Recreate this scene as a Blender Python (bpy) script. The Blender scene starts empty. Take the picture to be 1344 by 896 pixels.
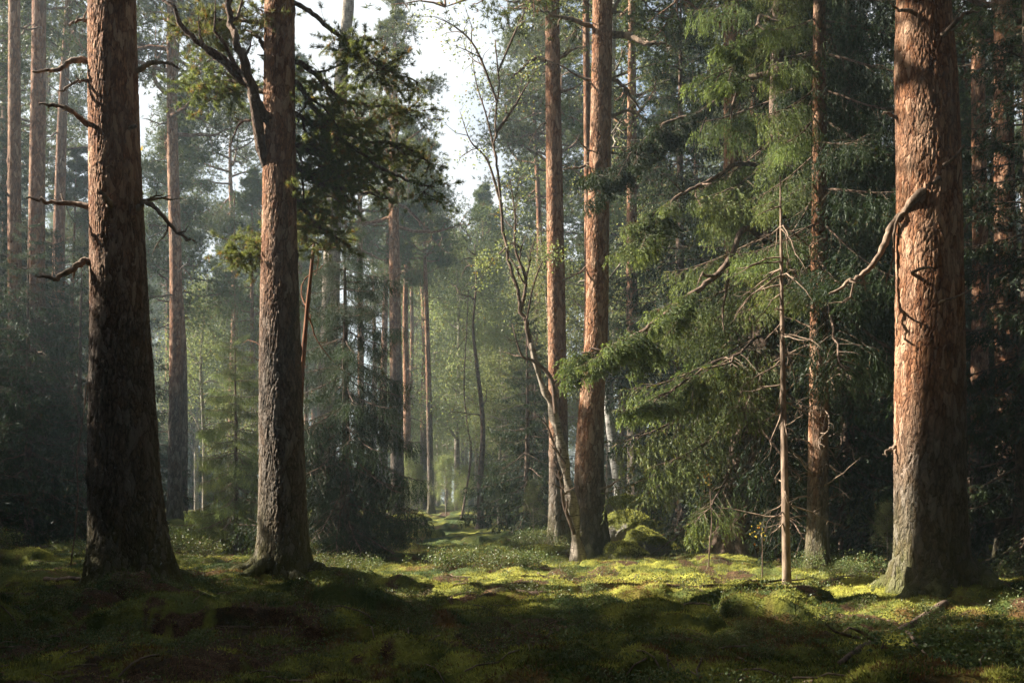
import bpy, math, random
import numpy as np

R = math.radians
sc = bpy.context.scene
COL = sc.collection
F, CXP, HYP = 1319.0, 672.0, 655.0        # focal length and horizon of the photograph, in its pixels
CAMZ = 1.3
UP = np.array([0., 0., 1.])
CLOUD = 4.8                                 # radiance of the bright cloud bank low in the sky
EL, AZ = R(34), R(10.)                      # sun from the left, a touch beyond the glade
S = np.array([-math.cos(EL) * math.cos(AZ), math.cos(EL) * math.sin(AZ), math.sin(EL)])


# ------------------------------------------------------------------ noise
def hsh(ix, iy, s):
    n = (ix.astype(np.int64) * 374761393 + iy.astype(np.int64) * 668265263 + int(s) * 1274126177) & 0xffffffff
    n = ((n ^ (n >> 13)) * 1274126177) & 0xffffffff
    n = ((n ^ (n >> 15)) * 2246822519) & 0xffffffff
    return ((n ^ (n >> 16)) & 0xffffff) / float(0xffffff)


def vn(x, y, s):
    ix = np.floor(x); iy = np.floor(y)
    fx = x - ix; fy = y - iy
    fx = fx * fx * (3 - 2 * fx); fy = fy * fy * (3 - 2 * fy)
    a = hsh(ix, iy, s); b = hsh(ix + 1, iy, s); c = hsh(ix, iy + 1, s); d = hsh(ix + 1, iy + 1, s)
    return (a * (1 - fx) + b * fx) * (1 - fy) + (c * (1 - fx) + d * fx) * fy


def fbm(x, y, s, o=4, g=.5):
    t = 0; amp = 1; tot = 0
    for i in range(o):
        t = t + amp * vn(x * 2.03 ** i + 17.3 * i, y * 2.03 ** i - 9.1 * i, s + i)
        tot += amp; amp *= g
    return t / tot


def sstep(a, b, x):
    t = np.clip((x - a) / (b - a), 0, 1)
    return t * t * (3 - 2 * t)


def voro(u, v, seed, wrap=None):
    iu = np.floor(u); iv = np.floor(v)
    f1 = np.full(u.shape, 9.); f2 = np.full(u.shape, 9.); cid = np.zeros(u.shape)
    for du in (-1, 0, 1):
        for dv in (-1, 0, 1):
            cu = iu + du; cv = iv + dv
            w = np.mod(cu, wrap) if wrap else cu
            jx = hsh(w, cv, seed); jy = hsh(w, cv, seed + 1)
            d = np.hypot(cu + .1 + .8 * jx - u, cv + jy - v)
            new = d < f1
            f2 = np.where(new, f1, np.minimum(f2, d))
            cid = np.where(new, hsh(w, cv, seed + 2), cid)
            f1 = np.where(new, d, f1)
    return f1, f2, cid


# ------------------------------------------------------------------ terrain
MOUNDS = [(4.6, 29.5, 1.15, 3.1), (1.6, 20.3, .16, 1.3), (4.9, 12.2, .16, 1.6), (-5., 13.2, .14, 1.6),
          (-3.4, 15.2, .12, 1.3), (4.2, 19.2, .22, 1.3), (2.4, 17., .16, 1.2), (5.2, 15.6, .16, 1.4), (-16, 34, .5, 9), (-.5, 16.6, .1, 1.2)]


def gh(x, y):
    x = np.asarray(x, float); y = np.asarray(y, float)
    h = .34 * (fbm(x * .11 + 3, y * .11, 5, 2) - .5)
    for mx, my, a, r in MOUNDS:
        h = h + a * np.exp(-((x - mx) ** 2 + (y - my) ** 2) / (r * r))
    wx = x + .35 * (vn(x * 1.1, y * 1.1, 31) - .5); wy = y + .35 * (vn(x * 1.1, y * 1.1, 32) - .5)
    f1, f2, c = voro(wx / 1.05, wy / .95, 41)
    h = h + np.clip(1 - f1 * f1 * 1.5, 0, 1) * .24 * (1 + .35 * sstep(8, 9.5, y) * sstep(13, 11, y) - .35 * sstep(8, 6.5, y)) * c * c * (.35 + 1.3 * vn(x * .35, y * .35, 47))
    f1, f2, c = voro(wx / .43, wy / .43, 51)
    h = h + np.clip(1 - f1 * f1 * 1.7, 0, 1) * .085 * (1 + .3 * sstep(13, 11, y)) * (.2 + c)
    h = h + .06 * (fbm(x * 4.2, y * 4.2, 61, 4, .6) - .5)
    path = np.exp(-((x + 3.2 - .01 * (y - 20) - .4 * np.sin(y * .2)) / 1.3) ** 2) * sstep(21, 26, y)
    return h - .08 * path + .017 * np.clip(y - 21, 0, 34) * sstep(21, 26, y)


def litter(x, y):
    """0 = moss, 1 = bare brown needle litter"""
    n = fbm(x * .9, y * .7, 71, 3) * .62 + fbm(x * 4.1, y * 3.1, 75, 4) * .38
    m = sstep(.55, .66, n)
    for mx, my, a, rx, ry in [(-.8, 8.0, .75, 2.2, 1.5), (1.2, 11.2, .45, 1.9, .6), (2.3, 14.4, .4, 1.6, .45), (1.5, 19.6, .8, 1.2, .7), (-3.2, 31, .9, 1.6, 6), (-2.2, 10.4, .4, 1.6, 1.)]:
        m = m + a * np.exp(-((x - mx) / rx) ** 2 - ((y - my) / ry) ** 2) * sstep(.36, .62, n)
    return np.clip(m, 0, 1)


def yellow_and_sun(x, y):
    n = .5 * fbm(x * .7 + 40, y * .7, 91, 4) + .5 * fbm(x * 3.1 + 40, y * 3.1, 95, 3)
    z = np.exp(-((x - 2.4) / 3.4) ** 2 - ((y - 14.8) / 2.) ** 2)  # moss paler along the sunlit strip: sun brightness put into its colour
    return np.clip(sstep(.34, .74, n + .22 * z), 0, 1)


def ruddy(x, y):
    return sstep(.55, .70, .6 * fbm(x * 1.2 + 5, y * .9 + 2, 131, 4) + .4 * fbm(x * 6, y * 5, 133, 3))


def bluish(x, y):
    return sstep(.52, .68, fbm(x * .9 + 15, y * .8 + 7, 141, 4))


def X(px, D):
    return (px - CXP) / F * D


def Zp(py, D):
    return CAMZ + (HYP - py) / F * D


def P3(px, py, D):
    return np.array([X(px, D), D, Zp(py, D)])


# ------------------------------------------------------------------ mesh building
class MB:
    def __init__(s):
        s.v = []; s.t = []; s.q = []; s.a = []; s.n = 0

    def add(s, v, tris=None, quads=None, attr=None):
        v = np.asarray(v, float)
        s.v.append(v)
        if tris is not None and len(tris): s.t.append(np.asarray(tris, np.int64) + s.n)
        if quads is not None and len(quads): s.q.append(np.asarray(quads, np.int64) + s.n)
        a = np.zeros((len(v), 4)); a[:] = (.5, .5, .5, 0)
        if attr is not None: a[:] = attr
        s.a.append(a); s.n += len(v)

    def merge(s, o, M=None, off=None, scale=1.):
        v = np.concatenate(o.v) * scale
        if M is not None: v = v @ M.T
        if off is not None: v = v + off
        s.add(v, np.concatenate(o.t) if o.t else None, np.concatenate(o.q) if o.q else None, np.concatenate(o.a))

    def mesh(s, name, mats, smooth=False):
        v = np.concatenate(s.v); a = np.concatenate(s.a)
        t = np.concatenate(s.t) if s.t else np.zeros((0, 3), np.int64)
        q = np.concatenate(s.q) if s.q else np.zeros((0, 4), np.int64)
        me = bpy.data.meshes.new(name)
        me.vertices.add(len(v)); me.vertices.foreach_set('co', v.astype(np.float32).ravel())
        li = np.concatenate([t.ravel(), q.ravel()]).astype(np.int32)
        me.loops.add(len(li)); me.loops.foreach_set('vertex_index', li)
        n = len(t) + len(q)
        me.polygons.add(n)
        st = np.concatenate([np.arange(len(t)) * 3, len(t) * 3 + np.arange(len(q)) * 4]).astype(np.int32)
        me.polygons.foreach_set('loop_start', st)
        try:
            me.polygons.foreach_set('loop_total', np.concatenate([np.full(len(t), 3), np.full(len(q), 4)]).astype(np.int32))
        except Exception:
            pass
        me.polygons.foreach_set('use_smooth', np.full(n, bool(smooth)))
        at = me.attributes.new('tint', 'FLOAT_COLOR', 'POINT')
        at.data.foreach_set('color', a.astype(np.float32).ravel())
        me.update(); me.validate()
        me.materials.append(mats)
        return me


def link(name, me, parent=None, loc=None):
    o = bpy.data.objects.new(name, me)
    COL.objects.link(o)
    if parent is not None: o.parent = parent
    if loc is not None: o.location = [float(c) for c in loc]
    return o


def tag(o, label, cat, group=None, kind=None):
    if label: o['label'] = label
    if cat: o['category'] = cat
    if group: o['group'] = group
    if kind: o['kind'] = kind
    return o


def empty(name, label, cat, loc, group=None, rz=0., scale=1.):
    o = bpy.data.objects.new(name, None); COL.objects.link(o)
    o.location = [float(c) for c in loc]; o.rotation_euler = (0, 0, rz); o.scale = (scale,) * 3
    o.empty_display_size = .2
    return tag(o, label, cat, group)


def copy_tree(root, loc, rz=0., scale=(1, 1, 1), label=None, group=None):
    r = root.copy(); COL.objects.link(r)
    r.location = [float(c) for c in loc]; r.rotation_euler = (0, 0, rz); r.scale = scale
    if label: r['label'] = label
    if group: r['group'] = group
    for ch in list(root.children):
        c = ch.copy(); COL.objects.link(c); c.parent = r
        for g in list(ch.children):
            d = g.copy(); COL.objects.link(d); d.parent = c
    return r


# ------------------------------------------------------------------ shapes
def catmull(pts, n):
    p = np.asarray(pts, float)
    if len(p) == 2: return p[0] + (p[1] - p[0]) * np.linspace(0, 1, n)[:, None]
    p = np.vstack([2 * p[0] - p[1], p, 2 * p[-1] - p[-2]])
    m = len(p) - 3
    t = np.linspace(0, m, n); i = np.minimum(t.astype(int), m - 1); f = (t - i)[:, None]
    a, b, c, d = p[i], p[i + 1], p[i + 2], p[i + 3]
    return .5 * (2 * b + (c - a) * f + (2 * a - 5 * b + 4 * c - d) * f ** 2 + (3 * b - a - 3 * c + d) * f ** 3)


def tube(mb, path, rad, k=5, attr=None, lump=0., seed=0):
    P = np.asarray(path, float); n = len(P)
    rad = np.broadcast_to(np.asarray(rad, float), (n,))
    T = np.gradient(P, axis=0); T /= np.linalg.norm(T, axis=1)[:, None] + 1e-9
    main = P[-1] - P[0]
    ref = np.array([1., 0, 0]) if abs(main[0]) < .6 * np.linalg.norm(main) else np.array([0, 1., 0]) if abs(main[1]) < .6 * np.linalg.norm(main) else UP
    N = np.cross(T, ref); N /= np.linalg.norm(N, axis=1)[:, None] + 1e-9
    B = np.cross(T, N)
    th = np.arange(k) * 2 * math.pi / k
    rr = rad[:, None] * np.ones(k)
    if lump:
        rr = rr * (1 + lump * (fbm(np.arange(n)[:, None] * .7 + seed + 0 * th, (np.sin(th) * 1.3)[None, :] + 0 * rr + (np.cos(th) * 2.1), seed, 3) - .5))
    V = P[:, None] + rr[..., None] * (np.cos(th)[None, :, None] * N[:, None] + np.sin(th)[None, :, None] * B[:, None])
    idx = np.arange(n * k).reshape(n, k)
    nx = np.roll(idx, -1, 1)
    q = np.stack([idx[:-1], nx[:-1], nx[1:], idx[1:]], -1).reshape(-1, 4)
    V = np.vstack([V.reshape(-1, 3), P[-1:] + T[-1:] * rad[-1] * .4])
    t = np.stack([idx[-1], nx[-1], np.full(k, n * k)], -1)
    a = None
    if attr is not None:
        a = np.asarray(attr, float)
        if a.ndim == 2: a = np.vstack([np.repeat(a, k, 0), a[-1:]])
    mb.add(V, t, q, a)


def unit(v):
    return v / (np.linalg.norm(v, axis=-1, keepdims=True) + 1e-9)


def blades(mb, P, D, L, W, rng, attr, quad=False):
    """thin leaf-sized faces: base at P, along D"""
    n = len(P)
    if n == 0: return
    L = np.broadcast_to(L, (n,))[:, None]; W = np.broadcast_to(W, (n,))[:, None]
    S = unit(np.cross(D, rng.normal(size=(n, 3)))) * W * .5
    if quad:
        V = np.stack([P, P + D * L * .45 + S, P + D * L, P + D * L * .45 - S], 1).reshape(-1, 3)
        i = np.arange(n)[:, None] * 4
        mb.add(V, None, i + np.arange(4), np.repeat(attr, 4, 0))
    else:
        V = np.stack([P - S, P + S, P + D * L], 1).reshape(-1, 3)
        i = np.arange(n)[:, None] * 3
        mb.add(V, i + np.arange(3), None, np.repeat(attr, 3, 0))


def crooked(p, d, L, n, rng, wander=.25, grav=0.):
    pts = [np.array(p, float)]; d = unit(np.array(d, float)); st = L / (n - 1)
    for i in range(n - 1):
        d = unit(d + rng.normal(size=3) * wander + UP * grav)
        pts.append(pts[-1] + d * st)
    return np.array(pts)


def twiggy(mb, path, r0, rng, depth=2, k=5, dens=3., wander=.3, grav=0., attr=(.5, .8, .3, 0), lenf=.45, r1=None, lump=0., collar=0.):
    """a bare limb along a path with crooked side twigs; returns the twig ends"""
    n = len(path)
    rad = r0 * (1 - np.linspace(0, 1, n)) ** .7 + (r1 if r1 is not None else r0 * .12)
    rad = rad + collar * r0 * np.exp(-np.arange(n) / 1.1)
    tube(mb, path, rad, k, attr, lump, int(rng.integers(999)))
    tips = [path[-1]]
    if depth <= 0: return tips
    L = np.sum(np.linalg.norm(np.diff(path, axis=0), axis=1))
    m = max(1, int(rng.poisson(dens)))
    for j in range(m):
        i = int(rng.integers(max(1, n // 5), n))
        T = unit(path[min(i + 1, n - 1)] - path[i - 1])
        S = unit(np.cross(T, rng.normal(size=3)))
        d = unit(T * .7 + S * rng.uniform(.5, 1.1))
        l = L * lenf * rng.uniform(.4, 1.1) * (1.15 - i / n * .6)
        sub = crooked(path[i], d, l, 6, rng, wander, grav)
        tips += twiggy(mb, sub, max(rad[i] * .55, r0 * .1), rng, depth - 1, max(3, k - 1), dens * .8, wander, grav, attr, lenf)
    return tips


def trunk_mesh(mb, ctrl, H, r_of_z, nth, zs, seed, orange, relief=1., cell=(.075, .19), flare=.55, flare_h=.35, lobes=5, moss=0., bend=None, zbase=0., knots=6):
    """plated conifer trunk. ctrl: axis points (local); orange: (z0, z1) where the grey lower bark turns orange"""
    rng = np.random.default_rng(seed)
    ax = catmull(ctrl, 200)
    cx = np.interp(zs, ax[:, 2], ax[:, 0]); cy = np.interp(zs, ax[:, 2], ax[:, 1])
    th = np.arange(nth) * 2 * math.pi / nth
    TH, ZZ = np.meshgrid(th, zs)
    r = r_of_z(zs)[:, None] * np.ones(nth)
    ph = rng.uniform(0, 6.28, 4)
    lob = .5 + .5 * (np.cos(lobes * TH + ph[0] + .8 * np.cos(2 * TH + ph[1])) * .7 + .3 * np.cos((lobes + 2) * TH + ph[2]))
    fl = flare * np.exp(-np.clip(ZZ - zbase, -.4, 99) / flare_h)
    r0 = r_of_z(np.array([0.]))[0]
    r = r + r0 * fl * (.35 + .9 * lob)
    r = r * (1 + .05 * np.cos(2 * TH + ph[3] + ZZ * .15) + .035 * np.cos(3 * TH + ph[1] - ZZ * .3))
    rm = float(np.mean(r_of_z(zs)))
    nu = max(6, int(round(2 * math.pi * r0 / cell[0])))
    up = sstep(orange[0], orange[1], ZZ + 1.6 * (fbm(TH * 1.2 + 3, ZZ * .8, seed + 9, 3) - .5) + .5 * np.cos(TH - 3.4))
    u = TH / (2 * math.pi) * nu; v = ZZ / cell[1]
    wob = fbm(np.cos(TH) * 3 + 7, ZZ * 4 + np.sin(TH) * 3, seed + 20, 3) - .5
    wob2 = fbm(np.cos(TH) * 9 + 7, ZZ * 11 + np.sin(TH) * 9, seed + 22, 2) - .5
    uu = u + wob * 1.6 + wob2 * .75; vv = v + wob * 2.2 + wob2 * .9
    f1, f2, cid = voro(uu, vv, seed, nu)
    crack = sstep(.0, .17, f2 - f1)
    h1, h2, cid3 = voro(uu * 2.9, vv * 1.6 + 5, seed + 70, nu * 3)
    flake = sstep(.0, .25, h2 - h1)
    ridge = vn(u * 3.1 + wob * 5, v * 1.3, seed + 81) - .5
    nu2 = nu * 2
    g1, g2, c2 = voro(u * 2 + wob * 1.5 + wob2 * .4, v * 1.7 + wob * 2, seed + 50, nu2)
    fine = sstep(.0, .28, g2 - g1)
    rough = fbm(np.cos(TH) * 14, ZZ * 16 + np.sin(TH) * 14, seed + 33, 4) - .5
    low = (crack * (.35 + .4 * cid) + flake * (.2 + .45 * cid3) + ridge * .25 + rough * .6) * .021 * relief
    hi = (crack * .25 + fine * (.5 + .5 * c2) + rough * .9) * .015 * relief
    d = low * (1 - up) + hi * up
    sc_ = np.clip(r_of_z(zs)[:, None] / .35, .25, 1.2)
    r = r + (d - .02 * relief) * sc_
    kn = np.zeros_like(r)
    for j in range(knots):
        kt, kz = rng.uniform(0, 6.28), rng.uniform(zs[0] + 1.5, min(zs[-1], 12.)) if zs[-1] > 2.5 else 1.
        dt = np.abs((TH - kt + math.pi) % (2 * math.pi) - math.pi)
        g = np.exp(-((dt * r0 / .07) ** 2 + ((ZZ - kz) / .09) ** 2))
        r = r + .03 * g; kn = np.maximum(kn, g)
    Xv = cx[:, None] + r * np.cos(TH); Yv = cy[:, None] + r * np.sin(TH)
    V = np.stack([Xv, Yv, ZZ], -1).reshape(-1, 3)
    nz = len(zs)
    idx = np.arange(nz * nth).reshape(nz, nth); nx = np.roll(idx, -1, 1)
    q = np.stack([idx[:-1], nx[:-1], nx[1:], idx[1:]], -1).reshape(-1, 4)
    cr = ((crack * .75 + .25 * flake) * (1 - up) + (fine * .7 + .3 * crack) * up) * (1 - .8 * kn)
    pl = ((cid * .35 + cid3 * .65) * (1 - up) + c2 * up) * .75 + .9 * (rough + .16)
    ms = np.clip(moss * np.exp(-np.clip(ZZ - zbase, 0, 99) / .5) * (.45 + 1.4 * (wob + .5)), 0, 1)
    A = np.stack([np.clip(pl, 0, 1), cr, up, ms], -1).reshape(-1, 4)
    mb.add(V, None, q, A)
    return lambda z: np.array([np.interp(z, zs, cx), np.interp(z, zs, cy), z])


# ------------------------------------------------------------------ foliage pieces
def needle_tufts(mb, P, D, rng, per, L, W, spread=.9, tip=None):
    """pine: brushes of needles at points P pointing along D"""
    n = len(P)
    if not n: return
    PP = np.repeat(P, per, 0) + rng.normal(size=(n * per, 3)) * L * .12
    DD = unit(np.repeat(D, per, 0) + rng.normal(size=(n * per, 3)) * spread)
    r = np.repeat(rng.uniform(0, 1, n), per) * .7 + rng.uniform(0, .3, n * per)
    a = np.stack([r, rng.uniform(0, 1, n * per), np.repeat(rng.uniform(0, 1, n), per), np.zeros(n * per)], 1)
    blades(mb, PP, DD, L * rng.uniform(.7, 1.2, n * per), W, rng, a)


def pine_limb(wood, leaf, p, d, L, r, rng, ntuft, per, nl, nw, attr, pads=9, flat=.6, grav=.03, sub=True):
    """a scots pine limb with pads of needle brushes along its outer half"""
    path = crooked(p, d, L, 9, rng, .2, grav)
    tube(wood, path, r * (1 - np.linspace(0, 1, 9)) ** .8 + r * .1, 5, attr)
    for j in range(pads):
        i = int(np.clip(round(8 * (1 - .62 * rng.random() ** 1.3)), 3, 8)) if j else 8
        c0 = path[i]
        T = unit(path[i] - path[i - 1])
        S = unit(np.cross(T, rng.normal(size=3)))
        d2 = unit(T * .5 + S * .9 + UP * .12)
        l2 = L * .28 * rng.uniform(.4, 1.2) if j else L * .06
        sp = crooked(c0, d2, l2, 5, rng, .25, .06)
        if sub: tube(wood, sp, r * .22 * (1 - np.linspace(0, 1, 5)) + r * .07, 4, attr)
        c = sp[-1]
        rad = (L * .16 + .12) * rng.uniform(.6, 1.35)
        e = rng.normal(size=(ntuft, 3)); e = unit(e) * (rng.random((ntuft, 1)) ** .4)
        e[:, 2] *= flat
        Pq = c + e * rad * np.array([1.25, 1.25, 1]) + rng.normal(size=(ntuft, 3)) * rad * .25
        Dq = unit(e * 1.0 + UP * .55)
        needle_tufts(leaf, Pq, Dq, rng, per, nl, nw)


def far_pine(seed, H, r0, cb, Lmax, tuft=22, per=9, nl=.16, nw=.026, limbs=38):
    rng = np.random.default_rng(seed)
    tr = MB(); cr = MB(); lf = MB()
    sway = lambda: rng.normal() * .10
    ctrl = [(0, 0, -.4), (0, 0, 0), (sway(), sway(), H * .25), (sway() * 1.6, sway() * 1.6, H * .5), (sway() * 2, sway() * 2, H * .8), (sway() * 3, sway() * 3, H)]
    zs = np.concatenate([np.linspace(-.4, 1.2, 8), np.linspace(1.6, H, 46)])
    at = trunk_mesh(tr, ctrl, H, lambda z: r0 * np.clip(1 - np.clip(z, 0, H) / H, .04, 1) ** .75, 14, zs, seed, (H * .14, H * .3), .7, (.12, .3), .35, .4)
    for j in range(int(9)):                     # dead snags below the crown
        z = rng.uniform(H * .15, H * cb); a = rng.uniform(0, 6.28)
        d = (math.cos(a), math.sin(a), rng.uniform(-.3, .3))
        twiggy(tr, crooked(at(z), d, rng.uniform(.5, 1.7), 6, rng, .25), .03, rng, 1, 4, 2, attr=(.4, .6, .2, 0))
    for j in range(limbs):
        f = (j + rng.random()) / limbs
        z = H * (cb + (1 - cb) * f ** .9) * .985
        a = j * 2.4 + rng.normal() * .4
        prof = math.sin(math.pi * min(1, .16 + .84 * f) ** .8) * .75 + .3 * (1 - f)
        L = Lmax * max(.18, prof) * rng.uniform(.65, 1.2)
        el = R(-8 + 45 * f + rng.normal() * 10)
        d = (math.cos(a) * math.cos(el), math.sin(a) * math.cos(el), math.sin(el))
        pine_limb(cr, lf, at(z), d, L, .014 + .015 * L, rng, tuft, per, nl, nw, (.4, .6, .6, 0))
    return tr, cr, lf


def spruce_bough(seed, step=.055, hang=5, nper=80, nl=.045, nw=.008, hlen=.22, L=2.2, thick=.022, dead=.0):
    """one drooping spruce bough along +x, length about L"""
    rng = np.random.default_rng(seed)
    wd = MB(); lf = MB()
    n = 14; s = np.linspace(0, 1, n)
    droop = rng.uniform(.2, .36)
    axis = np.stack([s * L * .95, .10 * L * (np.cumsum(rng.normal(size=n)) * .12), -droop * L * (s ** 1.25 - .62 * s ** 3)], 1)
    axis = axis - axis[0]
    tube(wd, axis, thick * (1 - s) ** .8 + .003, 5, (.4, .7, .25, 0))
    TP = []; TD = []; TL = []; TF = []      # straight twig segments bearing needles
    m = int(L / step)
    for j in range(m):
        f = .1 + .9 * (j + rng.random() * .6) / m
        c = np.array([np.interp(f, s, axis[:, i]) for i in range(3)])
        T = unit(np.array([np.interp(min(1, f + .05), s, axis[:, i]) - np.interp(max(0, f - .05), s, axis[:, i]) for i in range(3)]))
        side = 1 if j % 2 else -1
        S = unit(np.cross(UP, T)) * side
        l = .43 * L * (math.sin(math.pi * min(1, (.12 + .88 * f)) ** .85) * .85 + .12) * rng.uniform(.55, 1.15) * .8
        d = unit(T * .75 + S * .8 + UP * rng.uniform(-.15, .15))
        bp = crooked(c, d, l, 5, rng, .1, -.10)
        tube(wd, bp, .006 * (1 - np.linspace(0, 1, 5)) + .002, 3, (.4, .6, .25, 0))
        for a, b in zip(bp[:-1], bp[1:]):
            TP.append(a); TD.append(b - a); TF.append((f, 0))
        hn = int(max(1, round(hang * l / .5)))
        for h in range(hn):
            g = rng.uniform(.15, 1)
            k = min(3, int(g * 4)); p = bp[k] + (bp[k + 1] - bp[k]) * (g * 4 - k)
            hd = unit(np.array([rng.normal() * .3, rng.normal() * .3, -1]) + d * rng.uniform(.0, .5))
            hl = hlen * rng.uniform(.4, 1.4)
            TP.append(p); TD.append(hd * hl); TF.append((f, .6))
            if hl > hlen * .8:
                q = p + hd * hl * .4
                TP.append(q); TD.append(unit(hd + rng.normal(size=3) * .5) * hl * .5); TF.append((f, .8))
    TP.append(axis[-2]); TD.append(axis[-1] - axis[-2]); TF.append((1, 1))
    TP = np.array(TP); TD = np.array(TD); TF = np.array(TF)
    ln = np.linalg.norm(TD, axis=1)
    cnt = np.maximum(2, (ln * nper * rng.uniform(.7, 1.2, len(ln))).astype(int))
    keep = rng.random(len(ln)) > dead * (1.2 - TF[:, 0])
    ii = np.repeat(np.arange(len(ln))[keep], cnt[keep])
    t = rng.random(len(ii))
    Pn = TP[ii] + TD[ii] * t[:, None]
    tw = unit(TD[ii])
    Dn = unit(tw * .9 + unit(np.cross(tw, rng.normal(size=(len(ii), 3)))) * .5)
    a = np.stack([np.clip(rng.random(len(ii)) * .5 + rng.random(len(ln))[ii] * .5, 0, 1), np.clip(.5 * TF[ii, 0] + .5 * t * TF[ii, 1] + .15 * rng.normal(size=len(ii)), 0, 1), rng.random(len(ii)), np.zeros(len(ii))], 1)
    blades(lf, Pn, Dn, nl * rng.uniform(.7, 1.2, len(ii)), nw, rng, a)
    return wd, lf


def rot(yaw, pitch, roll=0.):
    cy, sy, cp, sp, cr, sr = math.cos(yaw), math.sin(yaw), math.cos(pitch), math.sin(pitch), math.cos(roll), math.sin(roll)
    return np.array([[cy, -sy, 0], [sy, cy, 0], [0, 0, 1]]) @ np.array([[cp, 0, sp], [0, 1, 0], [-sp, 0, cp]]) @ np.array([[1, 0, 0], [0, cr, -sr], [0, sr, cr]])


def far_spruce(seed, H, r0, wide, z0, lib, whorl=.42, per=5):
    rng = np.random.default_rng(seed)
    tr = MB(); wd = MB(); lf = MB()
    zs = np.concatenate([np.linspace(-.4, .8, 6), np.linspace(1.2, H, 20)])
    at = trunk_mesh(tr, [(0, 0, -.4), (0, 0, 0), (rng.normal() * .05, rng.normal() * .05, H * .5), (0, 0, H)], H, lambda z: r0 * np.clip(1 - np.clip(z, 0, H) / H, .03, 1), 10, zs, seed, (90, 99), .5, (.08, .12), .3, .3)
    z = z0; k = 0
    while z < H * .985:
        f = (z - z0) / (H - z0)
        for j in range(per):
            a = k * .7 + j * 2 * math.pi / per + rng.normal() * .25
            L = wide * (1 - f) ** .8 * rng.uniform(.65, 1.12) + .15
            w, l = lib[int(rng.integers(len(lib)))]
            M = rot(a, R(12 - 40 * f + rng.normal() * 6), rng.normal() * .2)
            p = at(z + rng.normal() * .06)
            wd.merge(w, M, p, L / 2.2); lf.merge(l, M, p, L / 2.2)
        z += whorl * (1.1 - .5 * f) * rng.uniform(.8, 1.2); k += 1
    return tr, wd, lf


def leafy_tree(seed, H, r0, nleaf=26, leaf=.06, spread=.5, cb=.25, droop=-.12, white=True, lean=0.):
    rng = np.random.default_rng(seed)
    tr = MB(); wd = MB(); lf = MB()
    path = catmull([(0, 0, -.3), (lean * .2, 0, H * .3), (lean * .6 + rng.normal() * .15, rng.normal() * .15, H * .65), (lean + rng.normal() * .3, rng.normal() * .3, H)], 26)
    tube(tr, path, r0 * (1 - np.linspace(0, 1, 26)) ** .8 + .01, 9, (.5, .8, .5, 0), .3, seed)
    tips = []
    for j in range(26):
        f = cb + (1 - cb) * rng.random() ** .8 * .97
        i = f * 25; p = path[int(i)]
        a = j * 2.4 + rng.normal() * .4
        L = H * spread * .55 * (1.1 - f) * rng.uniform(.6, 1.3) + .4
        d = (math.cos(a), math.sin(a), rng.uniform(.2, .9))
        tips += twiggy(wd, crooked(p, d, L, 8, rng, .16, droop * .3), .008 + .012 * L, rng, 2, 4, 5, .22, droop, (.5, .6, .5, 0), .5)
    tips = np.array(tips)
    n = len(tips) * nleaf
    st = np.repeat(tips, nleaf, 0)
    pp = st + rng.normal(size=(n, 3)) * np.array([.22, .22, .30]) * (H / 9)
    pp[:, 2] -= .12
    dd = unit(rng.normal(size=(n, 3)) + np.array([0, 0, -.6]))
    rr = np.repeat(rng.random(len(tips)), nleaf)
    a = np.stack([np.clip(.6 * rr + .4 * rng.random(n), 0, 1), rng.random(n), rng.random(n), np.zeros(n)], 1)
    blades(lf, pp, dd, leaf * rng.uniform(.7, 1.3, n), leaf * .7, rng, a, True)
    return tr, wd, lf


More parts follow.
